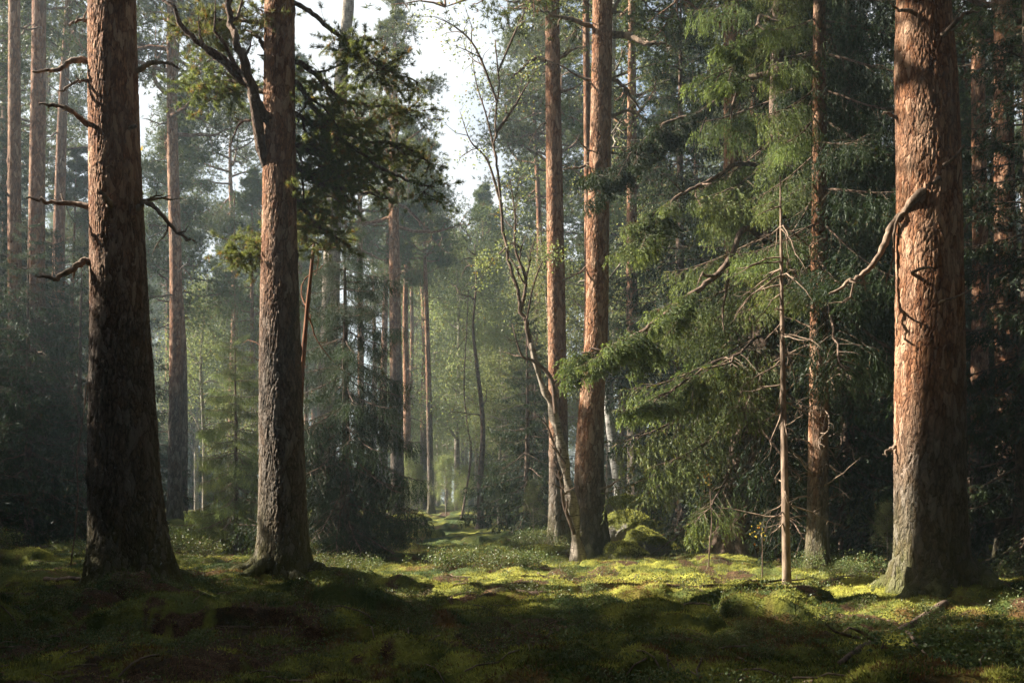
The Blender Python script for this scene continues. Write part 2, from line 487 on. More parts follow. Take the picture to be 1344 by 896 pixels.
# ------------------------------------------------------------------ materials
class NT:
    def __init__(s, name):
        s.m = bpy.data.materials.new(name); s.m.use_nodes = True
        s.t = s.m.node_tree; s.t.nodes.clear()
        s.out = s.n('ShaderNodeOutputMaterial')

    def n(s, typ, **kw):
        x = s.t.nodes.new(typ)
        for k, v in kw.items(): setattr(x, k, v)
        return x

    def l(s, a, b): s.t.links.new(a, b)

    def val(s, sock, v):
        if isinstance(v, bpy.types.NodeSocket): s.l(v, sock)
        elif isinstance(v, (tuple, list)): sock.default_value = tuple(v) + ((1,) if len(v) == 3 and len(sock.default_value) == 4 else ())
        else: sock.default_value = v

    def mix(s, f, a, b, mode='MIX'):
        x = s.n('ShaderNodeMix', data_type='RGBA', blend_type=mode)
        s.val(x.inputs[0], f); s.val(x.inputs[6], a); s.val(x.inputs[7], b)
        return x.outputs[2]

    def math(s, op, a, b=0., clamp=False):
        x = s.n('ShaderNodeMath', operation=op, use_clamp=clamp)
        s.val(x.inputs[0], a); s.val(x.inputs[1], b)
        return x.outputs[0]

    def noise(s, scale, detail=3., vec=None, rough=.55):
        x = s.n('ShaderNodeTexNoise'); x.inputs['Scale'].default_value = scale; x.inputs['Detail'].default_value = detail; x.inputs['Roughness'].default_value = rough
        if vec is not None: s.l(vec, x.inputs['Vector'])
        return x.outputs[0]

    def ramp(s, f, a, b):
        x = s.n('ShaderNodeMapRange', clamp=True); s.val(x.inputs[0], f); x.inputs[1].default_value = a; x.inputs[2].default_value = b
        return x.outputs[0]

    def tint(s):
        x = s.n('ShaderNodeAttribute', attribute_name='tint')
        y = s.n('ShaderNodeSeparateColor'); s.l(x.outputs['Color'], y.inputs[0])
        return y.outputs[0], y.outputs[1], y.outputs[2], x.outputs['Alpha']

    def coord(s, scale=(1, 1, 1)):
        x = s.n('ShaderNodeTexCoord'); y = s.n('ShaderNodeMapping'); y.inputs['Scale'].default_value = scale
        s.l(x.outputs['Object'], y.inputs[0])
        return y.outputs[0]

    def rnd(s): return s.n('ShaderNodeObjectInfo').outputs['Random']

    def surf(s, col, rough=.9, spec=.25, bump=None, bs=.4, bd=.01, trans=0., tcol=None):
        p = s.n('ShaderNodeBsdfPrincipled')
        s.val(p.inputs['Base Color'], col); s.val(p.inputs['Roughness'], rough); p.inputs['Specular IOR Level'].default_value = spec
        if bump is not None:
            b = s.n('ShaderNodeBump'); b.inputs['Strength'].default_value = bs; b.inputs['Distance'].default_value = bd
            s.l(bump, b.inputs['Height']); s.l(b.outputs[0], p.inputs['Normal'])
        o = p.outputs[0]
        if trans:
            t = s.n('ShaderNodeBsdfTranslucent'); s.val(t.inputs[0], tcol if tcol is not None else col)
            x = s.n('ShaderNodeMixShader'); x.inputs[0].default_value = trans
            s.l(o, x.inputs[1]); s.l(t.outputs[0], x.inputs[2]); o = x.outputs[0]
        s.l(o, s.out.inputs[0])
        return s.m


def bark_mat():
    m = NT('pine_bark'); r, c, h, ms = m.tint()
    vec = m.coord((1, 1, .35))
    n1 = m.noise(5, 4, vec); n2 = m.noise(40, 4, vec)
    lo = m.mix(c, (.022, .016, .012), m.mix(r, (.07, .05, .036), (.20, .155, .12)))
    lo = m.mix(m.ramp(n1, .5, .72), lo, m.mix(.5, lo, (.16, .085, .045)))
    hi = m.mix(c, (.055, .02, .010), m.mix(r, (.20, .075, .028), (.47, .24, .125)))
    hi = m.mix(m.ramp(n1, .48, .7), hi, m.mix(.6, hi, (.36, .25, .17)))
    col = m.mix(h, lo, hi)
    col = m.mix(m.math('MULTIPLY', m.ramp(n2, .42, .66), .55), col, m.mix(.5, col, (.03, .02, .015)))
    lich = m.math('MULTIPLY', m.ramp(m.noise(9, 5, None, .7), .58, .72), .35)
    col = m.mix(lich, col, (.18, .20, .15))
    col = m.mix(ms, col, m.mix(n2, (.05, .06, .012), (.12, .13, .03)))
    col = m.mix(m.math('MULTIPLY', m.ramp(m.noise(1.7, 5, vec, .65), .50, .66), .6), col, m.mix(1., col, (.42, .38, .36), 'MULTIPLY'))
    wv = m.n('ShaderNodeVectorMath', operation='MULTIPLY_ADD')
    nz = m.n('ShaderNodeTexNoise'); nz.inputs['Scale'].default_value = 7; nz.inputs['Detail'].default_value = 4
    m.l(vec, nz.inputs['Vector']); m.l(nz.outputs['Color'], wv.inputs[0]); wv.inputs[1].default_value = (.16, .16, .16); m.l(vec, wv.inputs[2])
    e = []
    for sc_ in (15, 38):
        x = m.n('ShaderNodeTexVoronoi', feature='DISTANCE_TO_EDGE'); x.inputs['Scale'].default_value = sc_; m.l(wv.outputs[0], x.inputs['Vector'])
        e.append(m.ramp(x.outputs['Distance'], .0, .16 if sc_ < 20 else .22))
    y = m.n('ShaderNodeTexVoronoi'); y.inputs['Scale'].default_value = 15; m.l(wv.outputs[0], y.inputs['Vector'])
    ys = m.n('ShaderNodeSeparateColor'); m.l(y.outputs['Color'], ys.inputs[0])
    k = m.math('ADD', m.math('MULTIPLY', e[0], .65), m.math('MULTIPLY', e[1], .35))
    col = m.mix(m.math('MULTIPLY', m.math('SUBTRACT', 1., k), .75), col, m.mix(h, (.014, .010, .008), (.06, .02, .010)))
    col = m.mix(m.math('MULTIPLY', m.ramp(ys.outputs[0], .55, .95), .45), col, m.mix(h, (.24, .21, .18), (.55, .36, .24)))
    col = m.mix(ms, col, m.mix(n2, (.05, .06, .012), (.12, .13, .03)))
    hgt = m.math('ADD', m.math('ADD', m.math('MULTIPLY', e[0], .9), m.math('MULTIPLY', e[1], .45)), m.math('ADD', m.math('MULTIPLY', ys.outputs[1], .5), m.math('MULTIPLY', m.noise(60, 5, vec), .6)))
    return m.surf(col, .92, .2, hgt, .8, .016)


def simple_bark(name, a, b, scale=(1, 1, .3), bands=None):
    m = NT(name); r, c, h, ms = m.tint(); vec = m.coord(scale)
    n = m.noise(14, 5, vec)
    col = m.mix(m.ramp(n, .35, .68), a, b)
    if bands:
        w = m.noise(7, 3, m.coord((.8, .8, 7)))
        col = m.mix(m.ramp(w, .57, .64), col, bands)
    return m.surf(col, .9, .2, m.noise(40, 5, vec), .5, .01)


def leaf_mat(name, dark, mid, tip, brown=(.10, .06, .02), bf=.06, trans=.35, var=.35, rough=.55):
    m = NT(name); r, t, b, _ = m.tint()
    col = m.mix(r, dark, mid)
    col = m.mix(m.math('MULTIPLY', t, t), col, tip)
    x = m.math('LESS_THAN', b, bf)
    col = m.mix(x, col, brown)
    hv = m.n('ShaderNodeHueSaturation')
    m.l(col, hv.inputs['Color'])
    m.val(hv.inputs['Hue'], m.math('ADD', m.math('MULTIPLY', m.rnd(), .03), .485))
    m.val(hv.inputs['Value'], m.math('ADD', m.math('MULTIPLY', m.rnd(), var), 1 - var * .5))
    return m.surf(hv.outputs[0], rough, .3, None, trans=trans, tcol=m.mix(.5, hv.outputs[0], m.mix(1., hv.outputs[0], (1.5, 1.4, .5), 'MULTIPLY')))


BARK = bark_mat()
SPRUCE_BARK = simple_bark('spruce_bark', (.05, .034, .024), (.19, .13, .095), (1, 1, .6))
DEAD = simple_bark('dead_wood', (.07, .048, .034), (.29, .21, .15))
BIRCH = simple_bark('birch_bark', (.30, .28, .25), (.52, .50, .46), (1, 1, .5), (.04, .035, .03))
ALDER = simple_bark('grey_bark', (.13, .105, .08), (.36, .31, .25), (1, 1, .4), (.07, .055, .04))
PINE_NEEDLES = leaf_mat('pine_needles', (.025, .042, .013), (.07, .098, .03), (.12, .14, .042))
NEAR_PINE = leaf_mat('near_pine_needles', (.04, .062, .02), (.11, .14, .045), (.20, .21, .075), (.20, .12, .04), .10, .5)
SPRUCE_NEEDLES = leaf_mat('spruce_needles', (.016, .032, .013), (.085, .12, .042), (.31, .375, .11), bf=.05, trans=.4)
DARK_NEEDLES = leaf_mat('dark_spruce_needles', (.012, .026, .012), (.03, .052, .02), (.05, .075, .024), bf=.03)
LEAF = leaf_mat('birch_leaves', (.105, .14, .06), (.18, .22, .10), (.265, .29, .145), (.2, .14, .03), .04, .5)
SHRUB = leaf_mat('shrub_leaves', (.04, .07, .02), (.10, .135, .045), (.19, .21, .085), (.16, .09, .03), .05, .3, rough=.42)
YELLOW = leaf_mat('yellow_leaves', (.16, .13, .02), (.33, .22, .03), (.42, .33, .05), (.22, .08, .02), .15, .4)


def ground_mat():
    m = NT('forest_floor'); r, g, b, a = m.tint()
    vec = m.coord()
    n1 = m.noise(3., 6, vec); n2 = m.noise(28, 5, vec); n3 = m.noise(1.1, 4, vec); n4 = m.noise(110, 3, vec)
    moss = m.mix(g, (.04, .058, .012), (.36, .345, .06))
    moss = m.mix(m.ramp(n2, .35, .7), m.mix(.45, moss, (.02, .028, .007)), moss)
    moss = m.mix(m.ramp(n1, .55, .75), moss, (.06, .085, .03))
    moss = m.mix(m.math('MULTIPLY', a, .7), moss, (.04, .068, .026))
    moss = m.mix(m.math('MULTIPLY', b, .75), moss, m.mix(n2, (.05, .02, .010), (.17, .085, .035)))
    lit = m.mix(m.ramp(n4, .38, .62), (.02, .012, .007), m.mix(m.ramp(n2, .35, .65), (.085, .042, .018), (.19, .11, .055)))
    lit = m.mix(m.ramp(n1, .5, .68), lit, (.03, .03, .012))
    f = m.ramp(m.math('ADD', r, m.math('MULTIPLY', m.math('SUBTRACT', n2, .5), .7)), .35, .62)
    col = m.mix(f, moss, lit)
    return m.surf(col, .95, .15, m.math('ADD', m.math('MULTIPLY', n4, .5), n2), .9, .03)


def moss_mat(name='moss_blades'):
    m = NT(name); r, g, b, a = m.tint()
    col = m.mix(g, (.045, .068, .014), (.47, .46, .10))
    col = m.mix(m.math('MULTIPLY', a, .75), col, (.045, .08, .03))
    col = m.mix(m.math('MULTIPLY', m.math('LESS_THAN', b, m.math('MULTIPLY', r, .8)), .85), col, (.16, .07, .028))
    col = m.mix(m.math('LESS_THAN', b, .10), col, (.15, .08, .03))
    return m.surf(col, .8, .15, trans=.4)


GROUND = ground_mat(); MOSS = moss_mat()


def rock_mat():
    m = NT('mossy_stone'); r, g, b, a = m.tint(); vec = m.coord()
    n = m.noise(4, 6, vec); n2 = m.noise(30, 5, vec)
    st = m.mix(n2, (.06, .055, .048), (.22, .2, .175))
    ms = m.mix(n2, (.04, .05, .01), (.15, .15, .025))
    col = m.mix(m.ramp(m.math('ADD', g, m.math('MULTIPLY', m.math('SUBTRACT', n, .5), 1.2)), .3, .5), st, ms)
    return m.surf(col, .92, .2, n2, .9, .03)


ROCK = rock_mat()

# ------------------------------------------------------------------ ground
def grade(lo, a, b, hi, fine, grow=1.22):
    c = list(np.arange(a, b + 1e-6, fine)); s = fine; x = b
    while x < hi: s *= grow; x += s; c.append(min(x, hi))
    s = fine; x = a; pre = []
    while x > lo: s *= grow; x -= s; pre.append(max(x, lo))
    return np.array(pre[::-1] + c)


gx = grade(-170, -8.5, 9., 170, .05); gy = grade(-60, 5.6, 25., 260, .05, 1.06)
GX, GY = np.meshgrid(gx, gy)
GZ = gh(GX, GY)
yel_sun = yellow_and_sun(GX, GY)
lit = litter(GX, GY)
A = np.stack([lit, yel_sun, ruddy(GX, GY), bluish(GX, GY)], -1).reshape(-1, 4)
ny, nx_ = GX.shape
idx = np.arange(ny * nx_).reshape(ny, nx_)
q = np.stack([idx[:-1, :-1], idx[:-1, 1:], idx[1:, 1:], idx[1:, :-1]], -1).reshape(-1, 4)
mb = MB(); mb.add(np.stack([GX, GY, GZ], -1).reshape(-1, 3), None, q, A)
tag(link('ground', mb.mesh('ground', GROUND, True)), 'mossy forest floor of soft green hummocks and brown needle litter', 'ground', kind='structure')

rng = np.random.default_rng(11)
def moss_patch(n, x0, x1, y0, y1, L, W, mb):
    # denser near the viewer
    y = y0 + (y1 - y0) * rng.random(n) ** 1.35
    hw = np.maximum(y * .60, 3.5)
    x = rng.uniform(-1, 1, n) * hw
    li = litter(x, y)
    k = rng.random(n) > li * .93
    x, y, li = x[k], y[k], li[k]
    e = .03
    z = gh(x, y)
    nx2 = (gh(x + e, y) - z) / e; ny2 = (gh(x, y + e) - z) / e
    N = unit(np.stack([-nx2, -ny2, np.ones_like(x)], 1))
    D = unit(N + rng.normal(size=(len(x), 3)) * .55)
    ye_sun = yellow_and_sun(x, y)
    a = np.stack([ruddy(x, y), np.clip(ye_sun + rng.normal(size=len(x)) * .2, 0, 1), rng.random(len(x)), bluish(x, y)], 1)
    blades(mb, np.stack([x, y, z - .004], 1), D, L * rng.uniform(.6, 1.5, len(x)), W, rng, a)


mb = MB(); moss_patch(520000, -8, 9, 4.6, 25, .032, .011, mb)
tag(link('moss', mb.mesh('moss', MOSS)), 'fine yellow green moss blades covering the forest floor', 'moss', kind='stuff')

# ------------------------------------------------------------------ libraries
HERO_BOUGH = []
for i in range(6):
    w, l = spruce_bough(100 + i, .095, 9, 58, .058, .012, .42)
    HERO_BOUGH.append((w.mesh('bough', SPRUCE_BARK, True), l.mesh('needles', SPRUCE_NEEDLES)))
HERO_SHADED = []  # same boughs in darker needles, shade put into their colour
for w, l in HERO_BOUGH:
    l2 = l.copy(); l2.materials.clear(); l2.materials.append(DARK_NEEDLES); HERO_SHADED.append((w, l2))
FAR_BOUGH = [spruce_bough(200 + i, .14, 5, 26, .12, .032, .26) for i in range(5)]
FAR_PINES = []
for i, (H, r0, cb, Lm) in enumerate([(21, .24, .56, 2.7), (24, .27, .6, 3.0), (19, .20, .5, 2.5), (23, .22, .63, 2.6), (17, .17, .45, 2.3)]):
    t, c, l = far_pine(300 + i * 7, H, r0, cb, Lm)
    FAR_PINES.append((H, t.mesh('trunk', BARK, True), c.mesh('limbs', BARK, True), l.mesh('crown', PINE_NEEDLES)))
FAR_SPRUCE = []
for i, (H, r0, w, z0) in enumerate([(12, .16, 2.4, .5), (16, .2, 2.8, .8), (7, .1, 1.9, .25), (4.2, .06, 1.35, .1)]):
    t, c, l = far_spruce(400 + i, H, r0, w, z0, FAR_BOUGH, .42 if H > 5 else .3)
    FAR_SPRUCE.append((H, t.mesh('trunk', SPRUCE_BARK, True), c.mesh('limbs', SPRUCE_BARK, True), l.mesh('crown', DARK_NEEDLES)))
LEAFY = []
for i, (H, r0) in enumerate([(11, .11), (8, .08), (5, .045)]):
    t, c, l = leafy_tree(500 + i, H, r0, 22 if i < 2 else 14, .07 if i < 2 else .06)
    LEAFY.append((H, t.mesh('trunk', ALDER, True), c.mesh('limbs', ALDER, True), l.mesh('crown', LEAF)))


def planted(kind, meshes, label, cat, x, y, rz, s, group, names=('trunk', 'limbs', 'crown')):
    e = empty(kind, label, cat, (x, y, float(gh(x, y)) - .05), group, rz, s)
    for nm, me in zip(names, meshes):
        link(nm, me, e)
    return e


# ------------------------------------------------------------------ hero pines
def hero_pine(name, label, px0, D, ctrl_px, H, r0, taper, nth, dz, ztop, seed, orange, relief=1., flare=.55, cell=(.075, .19), lobes=5, moss=.6, crown=0, crown_scale=1., crown_z=0., flare_h=.35, group=None, widths=None):
    """ctrl_px: [(px, py)] of the trunk axis in the photograph, bottom to top, all at distance D"""
    x0 = X(px0, D); z0 = float(gh(x0, D)) - .08
    e = empty(name, label, 'tree', (x0, D, z0), group)
    ctrl = [(0, 0, -.5)] + [(X(px, D) - x0, 0, Zp(py, D) - z0) for px, py in ctrl_px]
    top = ctrl[-1]; bel = ctrl[-2]
    sl = (top[0] - bel[0]) / (top[2] - bel[2])
    for zz in (top[2] + 3, H):
        ctrl.append((top[0] + sl * .5 * (zz - top[2]), 0, zz))
    zs = np.concatenate([np.arange(-.3, ztop, dz), np.arange(ztop, H + .1, .3)])
    mbk = MB()
    rf = lambda z: r0 * np.clip(1 - taper * np.clip(z, 0, 99) / H, .03, 1) * np.clip((H - np.clip(z, 0, H)) / (H * .3), .05, 1) ** .6
    if widths:
        wy = np.array([Zp(py, D) - z0 for py, _ in widths]); wr = np.array([w * D / F / 2 for _, w in widths])
        zt = wy[-1]; slope = wr[-1]
        rf = lambda z: np.where(np.asarray(z) <= zt, np.interp(z, wy, wr), slope * np.clip((H - np.asarray(z)) / (H - zt), .04, 1) ** .8)
    at = trunk_mesh(mbk, ctrl, H, rf, nth, zs, seed, orange, relief, cell, flare, flare_h, lobes, moss, knots=9)
    link('trunk', mbk.mesh('trunk', BARK, True), e)
    if crown:
        rg = np.random.default_rng(seed + 5)
        wd = MB(); lf = MB()
        for j in range(30):
            f = (j + rg.random()) / 30
            z = crown_z + (H - crown_z) * f * .98
            a = j * 2.4 + rg.normal() * .4
            L = crown * (math.sin(math.pi * min(1, .2 + .8 * f) ** .8) * .75 + .3 * (1 - f)) * rg.uniform(.65, 1.2)
            el = R(-5 + 45 * f + rg.normal() * 10)
            pine_limb(wd, lf, at(z), (math.cos(a) * math.cos(el), math.sin(a) * math.cos(el), math.sin(el)), max(L, .5), .025 + .018 * L, rg, 18, 10, .15, .024, (.5, .7, .85, 0))
        link('limbs', wd.mesh('limbs', BARK, True), e); link('crown', lf.mesh('crown', PINE_NEEDLES), e)
    return e, at, np.array([x0, D, z0])


def stub(e, org, at, pts, D, r, rng, depth=1, mat=None, dens=2., dys=None, k=7, lenf=.4, attr=(.4, .8, .3, 0), wander=.3, label=None):
    """a bare limb of a hero tree through photograph points at distance D (dys: how far each point leaves that plane)"""
    p = np.array([P3(px, py, D) for px, py in pts])
    if dys is not None: p[:, 1] += np.array(dys)
    z = p[0, 2] - org[2]
    c = at(z) + org
    p = np.vstack([c * [1, 1, 1], p]) - org
    path = catmull(p, max(10, 5 * len(p)))
    path = path + rng.normal(size=path.shape) * r * .42 * np.linspace(0, 1, len(path))[:, None]
    b = MB()
    tips = twiggy(b, path, r, rng, depth, k, dens, wander, -.03, attr, lenf, lump=.9, r1=r * .28, collar=.8)
    o = link('branch', b.mesh('branch', mat or DEAD, True), e)
    if label: o['label'] = label
    return o, path, tips


def roots(e, at, org, r, n, seed, reach=1.):
    rgl = np.random.default_rng(seed)
    for j in range(n):
        an = j * 6.28 / n + rgl.normal() * .3; L = reach * rgl.uniform(.6, 1.3)
        t = np.linspace(0, 1, 16); rr = r * .75 + L * t
        an_ = an + np.cumsum(rgl.normal(size=16) * .06)
        p = np.stack([rr * np.cos(an_), rr * np.sin(an_), 0 * t], 1)
        g = gh(p[:, 0] + org[0], p[:, 1] + org[1]) - org[2]
        p[:, 2] = g + .30 * np.exp(-t * 4.5) * r / .4 - .03 - .05 * t
        b = MB(); tube(b, p, r * .34 * (1 - t) ** .8 + .012, 10, np.stack([.5 + 0 * t, .7 + 0 * t, 0 * t, np.clip(.2 + .7 * t, 0, 1)], 1), .5, seed + j)
        link('root', b.mesh('root', BARK, True), e)


rg = np.random.default_rng(77)
# pine A: the big dark one on the left
eA, aA, oA = hero_pine('pine_tree', 'massive dark scaly pine, broadest trunk on the left side of the glade', 172, 13.,
                       [(172, 780), (162, 620), (156, 420), (150, 200), (147, 0)], 22, .50, .62, 230, .014, 7.6, 1, (3.0, 5.8), .85, .42, (.095, .30), crown=4., crown_z=12.5, widths=[(790, 108), (760, 100), (700, 92), (600, 85), (500, 78), (400, 71), (300, 67), (200, 64), (100, 62), (0, 60)])
roots(eA, aA, oA, 0.46, 8, 65, .8)
for pts, dy, r, dn in [([(118, 80), (100, 84), (80, 96), (58, 108)], (0, -.1, -.1, -.3), .028, 2), ([(182, 92), (196, 84), (216, 82), (236, 90)], None, .022, 1),
                       ([(118, 165), (104, 154), (84, 150), (66, 150)], (0, -.2, -.3, -.3), .024, 2), ([(118, 272), (96, 268), (66, 268), (44, 265)], (0, 0, -.1, -.2), .026, 1),
                       ([(119, 345), (112, 352), (92, 370), (64, 372)], (-.1, -.2, -.3, -.4), .030, 1), ([(186, 276), (197, 270), (222, 290), (246, 315), (266, 325)], (-.1, -.2, -.3, -.3, -.3), .024, 4),
                       ([(160, 278), (158, 272)], (-.5, -.62), .03, 0), ([(118, 28), (104, 26), (90, 34)], None, .018, 1), ([(120, 110), (110, 122), (94, 140)], (-.1, -.3, -.4), .016, 1), ([(182, 175), (190, 176)], (-.2, -.3), .02, 0)]:
    stub(eA, oA, aA, pts, 13., r * 1.4, rg, 2 if dn else 0, dens=dn, dys=dy)

# pine B
eB, aB, oB = hero_pine('pine_tree', 'dark pine with living drooping boughs high up, second broad trunk from the left', 372, 15.,
                       [(372, 765), (371, 620), (368, 430), (367, 200), (367, 0)], 21, .335, .45, 190, .016, 8.8, 21, (3.4, 6.2), .8, .5, (.085, .27), crown=3.6, crown_z=11.2, widths=[(770, 64), (700, 61), (600, 58), (450, 53), (300, 46), (200, 43), (0, 40)])
roots(eB, aB, oB, 0.36, 6, 66, 0.8)
for pts, dy, r, dn in [([(352, 160), (343, 140), (330, 95), (318, 60), (310, 20), (312, -20)], (-.2, -.3, -.5, -.5, -.5, -.5), .055, 2),
                       ([(350, 215), (338, 130), (324, 112), (300, 92), (262, 62), (225, 10)], (-.1, -.3, -.3, -.4, -.4, -.4), .05, 3),
                       ([(352, 70), (340, 52), (322, 34)], (0, 0, .1), .03, 2), ([(346, 160), (330, 158), (312, 160), (298, 190)], (0, 0, .1, .1), .016, 2)]:
    stub(eB, oB, aB, pts, 15., r * 1.35, rg, 2 if dn > 1 else 1, BARK, dn, dy, attr=(.35, .7, .25, 0))


def pine_bough(e, org, at, pts, D, dys, r, seed, npad=16, ntuft=26, per=16, prad=.34, hang=.3):
    """living bough: crooked wood through photograph points, needle brushes on its outer part"""
    rgl = np.random.default_rng(seed)
    o, path, tips = stub(e, org, at, pts, D, r, rgl, 2, BARK, 5, dys, 6, .38, (.35, .7, .25, 0), .22)
    lf = MB(); tips = np.array(tips)
    n = len(path)
    src = [tips[i] for i in rgl.permutation(len(tips))[:npad]] + [path[int(i)] + rgl.normal(size=3) * .06 for i in rgl.uniform(n * .45, n - 1, 5)]
    tw = MB()
    for c in src:
        for k in range(int(ntuft * .36)):
            d = unit(rgl.normal(size=3) * [1, 1, .55] + np.array([0, 0, -.35 * hang / .3]))
            L = prad * rgl.uniform(.6, 1.9)
            sp = crooked(c, d, L, 5, rgl, .2, .03)
            tube(tw, sp, .006 - .004 * np.linspace(0, 1, 5), 3, (.35, .7, .25, 0))
            m = 7
            t = rgl.uniform(.3, 1., m); t[0] = 1.
            ps = np.stack([np.interp(t, np.linspace(0, 1, 5), sp[:, q]) for q in range(3)], 1)
            dd = unit(np.repeat((sp[-1] - sp[-2])[None], m, 0)) + rgl.normal(size=(m, 3)) * .35 + UP * .15
            needle_tufts(lf, ps, unit(dd), rgl, per + 5, .075, .0072, .75)
    link('twigs', tw.mesh('twigs', BARK, True), o)
    link('needles', lf.mesh('needles', NEAR_PINE), o)


for k, (pts, dy) in enumerate([([(388, 5), (410, 15), (440, 38), (470, 60), (505, 80), (545, 95)], (0, -.1, -.2, -.3, -.3, -.4)),
                               ([(388, 80), (412, 92), (440, 115), (478, 122), (520, 118)], (0, -.2, -.4, -.5, -.6)),
                               ([(388, 108), (405, 130), (430, 150), (470, 160), (515, 165), (560, 190)], (0, -.3, -.5, -.8, -.8, -.8)),
                               ([(388, 150), (410, 160), (445, 175), (490, 205), (530, 225), (560, 235)], (0, .2, .3, .4, .4, .4)),
                               ([(386, 215), (400, 225), (425, 235), (460, 240), (505, 252)], (0, -.2, -.3, -.4, -.4)),
                               ([(388, 190), (420, 195), (450, 205), (480, 215)], (0, .5, .9, 1.2)),
                               ([(384, 265), (396, 270), (410, 285), (435, 300)], (-.1, -.3, -.5, -.6)),
                               ([(350, 300), (338, 306), (318, 320), (298, 330)], (.1, .3, .5, .6)),
                               ([(352, 120), (320, 100), (285, 88), (240, 92)], (.1, .3, .5, .6)),
                               ([(352, 30), (325, 20), (290, 18), (255, 10)], (-.1, -.2, -.2, -.2))]):
    pine_bough(eB, oB, aB, pts, 15., tuple(abs(t) for t in dy), .036, 900 + k, 10 if k < 7 else 8)

# pine C: the giant on the right
eC, aC, oC = hero_pine('pine_tree', 'giant reddish pine with a long dead limb, broadest trunk on the right', 1224, 11.8,
                       [(1226, 795), (1222, 640), (1222, 430), (1219, 200), (1212, 0)], 21, .43, .42, 230, .013, 7.4, 41, (1.6, 3.3), 0.8, .42, (.095, .29), 6, .5, crown=4.2, crown_z=9.5, flare_h=.34, widths=[(790, 93), (700, 89), (600, 89), (450, 86), (300, 81), (100, 76), (0, 65)])
roots(eC, aC, oC, 0.44, 8, 67, .7)
for pts, dy, r, dn in [([(1196, 262), (1182, 282), (1170, 296), (1160, 325), (1141, 352), (1112, 372), (1086, 388)], (-.28, -.12, -.02, .02, .04, .0, -.05), .044, 7),
                       ([(1178, 285), (1172, 305), (1172, 340), (1162, 372)], (-.15, -.05, 0, 0), .018, 2),
                       ([(1180, 155), (1168, 150), (1156, 150)], (0, 0, 0), .024, 1), ([(1212, 250), (1204, 256), (1190, 265)], (-.42, -.5, -.5), .03, 0),
                       ([(1225, 228), (1234, 218), (1238, 210)], (-.45, -.5, -.55), .018, 0), ([(1182, 584), (1170, 588), (1157, 597)], (0, 0, -.05), .026, 1),
                       ([(1215, 405), (1228, 402), (1246, 394)], (-.46, -.55, -.6), .014, 0), ([(1184, 366), (1198, 362), (1208, 366)], (-.3, -.42, -.44), .02, 0),
                       ([(1225, 60), (1240, 45), (1262, 40)], (-.35, -.45, -.5), .026, 1), ([(1185, 25), (1168, 30), (1155, 22)], (-.2, -.3, -.3), .022, 1),
                       ([(1262, 305), (1276, 290), (1292, 282)], (0, .1, .2), .018, 1), ([(1230, 10), (1240, -10), (1250, -40)], (-.35, -.5, -.6), .03, 1)]:
    stub(eC, oC, aC, pts, 11.8, r, rg, 2 if dn else 0, None, dn, dy, lenf=.3)

# pine D (bulging, pale on its sunny side) and pine E behind it
eD, aD, oD = hero_pine('pine_tree', 'sunlit pine with bulging lower trunk in the middle of the glade, beside the mossy stones', 777, 20.,
                       [(778, 735), (777, 690), (774, 650), (774, 595), (777, 530), (781, 470), (784, 420), (785, 300), (788, 200), (791, 0)], 20, .325, .48, 130, .022, 11.2, 61, (1.2, 3.2), 1., .5, (.09, .22), 5, .5, crown=3.6, crown_z=11.6, widths=[(740, 45), (700, 42), (650, 40), (590, 38), (540, 34), (470, 30), (300, 29), (200, 27), (0, 25)])
roots(eD, aD, oD, 0.34, 6, 68, 0.8)
for pts, dy, r, dn in [([(804, 45), (825, 55), (846, 68), (868, 72)], (0, -.2, -.4, -.5), .05, 0), ([(776, 35), (750, 36), (728, 38), (706, 30)], (0, -.3, -.5, -.6), .03, 2),
                       ([(803, 104), (818, 112), (832, 124), (848, 140)], (0, 0, .2, .3), .028, 2), ([(803, 152), (820, 146), (836, 146), (846, 152)], (0, 0, .1, .2), .024, 3),
                       ([(775, 215), (760, 222), (740, 226)], (0, -.1, -.2), .022, 1), ([(800, 200), (815, 204), (830, 208)], (0, 0, .1), .018, 0),
                       ([(776, 200), (764, 192), (750, 184)], (0, -.1, -.3), .014, 1), ([(774, 105), (758, 100), (742, 90), (716, 78)], (0, 0, 0, 0), .02, 2), ([(800, 20), (815, -5), (830, -40)], (0, 0, 0), .03, 1),
                       ([(770, 350), (758, 362), (744, 366)], (0, -.2, -.4), .014, 1), ([(792, 640), (806, 632), (812, 628)], (-.3, -.4, -.4), .015, 0)]:
    stub(eD, oD, aD, pts, 20., r * 1.4, rg, 2 if dn else 0, None, dn, dy)
eE, aE, oE = hero_pine('pine_tree', 'slim orange pine rising just left of the bulging sunlit pine', 733, 23.,
                       [(734, 720), (733, 600), (730, 400), (727, 200), (725, 0)], 21, .26, .3, 100, .025, 12.6, 81, (1.8, 4.2), 1., .55, (.085, .2), 5, .4, crown=3.2, crown_z=13.2, widths=[(720, 29), (600, 26), (400, 24), (200, 21), (0, 18)])
roots(eE, aE, oE, 0.26, 5, 69, 0.6)
for pts, dy, r, dn in [([(716, 80), (700, 82), (684, 98), (668, 115)], (0, -.2, -.3, -.4), .032, 2), ([(738, 75), (752, 70), (770, 70)], (0, -.2, -.3), .026, 1), ([(738, 120), (752, 118), (766, 112)], (0, -.1, -.2), .02, 1),
                       ([(717, 5), (700, 2), (680, 4), (664, 0)], (0, 0, 0, 0), .026, 2), ([(740, 368), (752, 364), (764, 357)], (-.1, -.2, -.2), .014, 0), ([(718, 160), (706, 172), (694, 196)], (0, -.2, -.2), .014, 1)]:
    stub(eE, oE, aE, pts, 23., r * 1.4, rg, 2 if dn else 0, None, dn, dy)

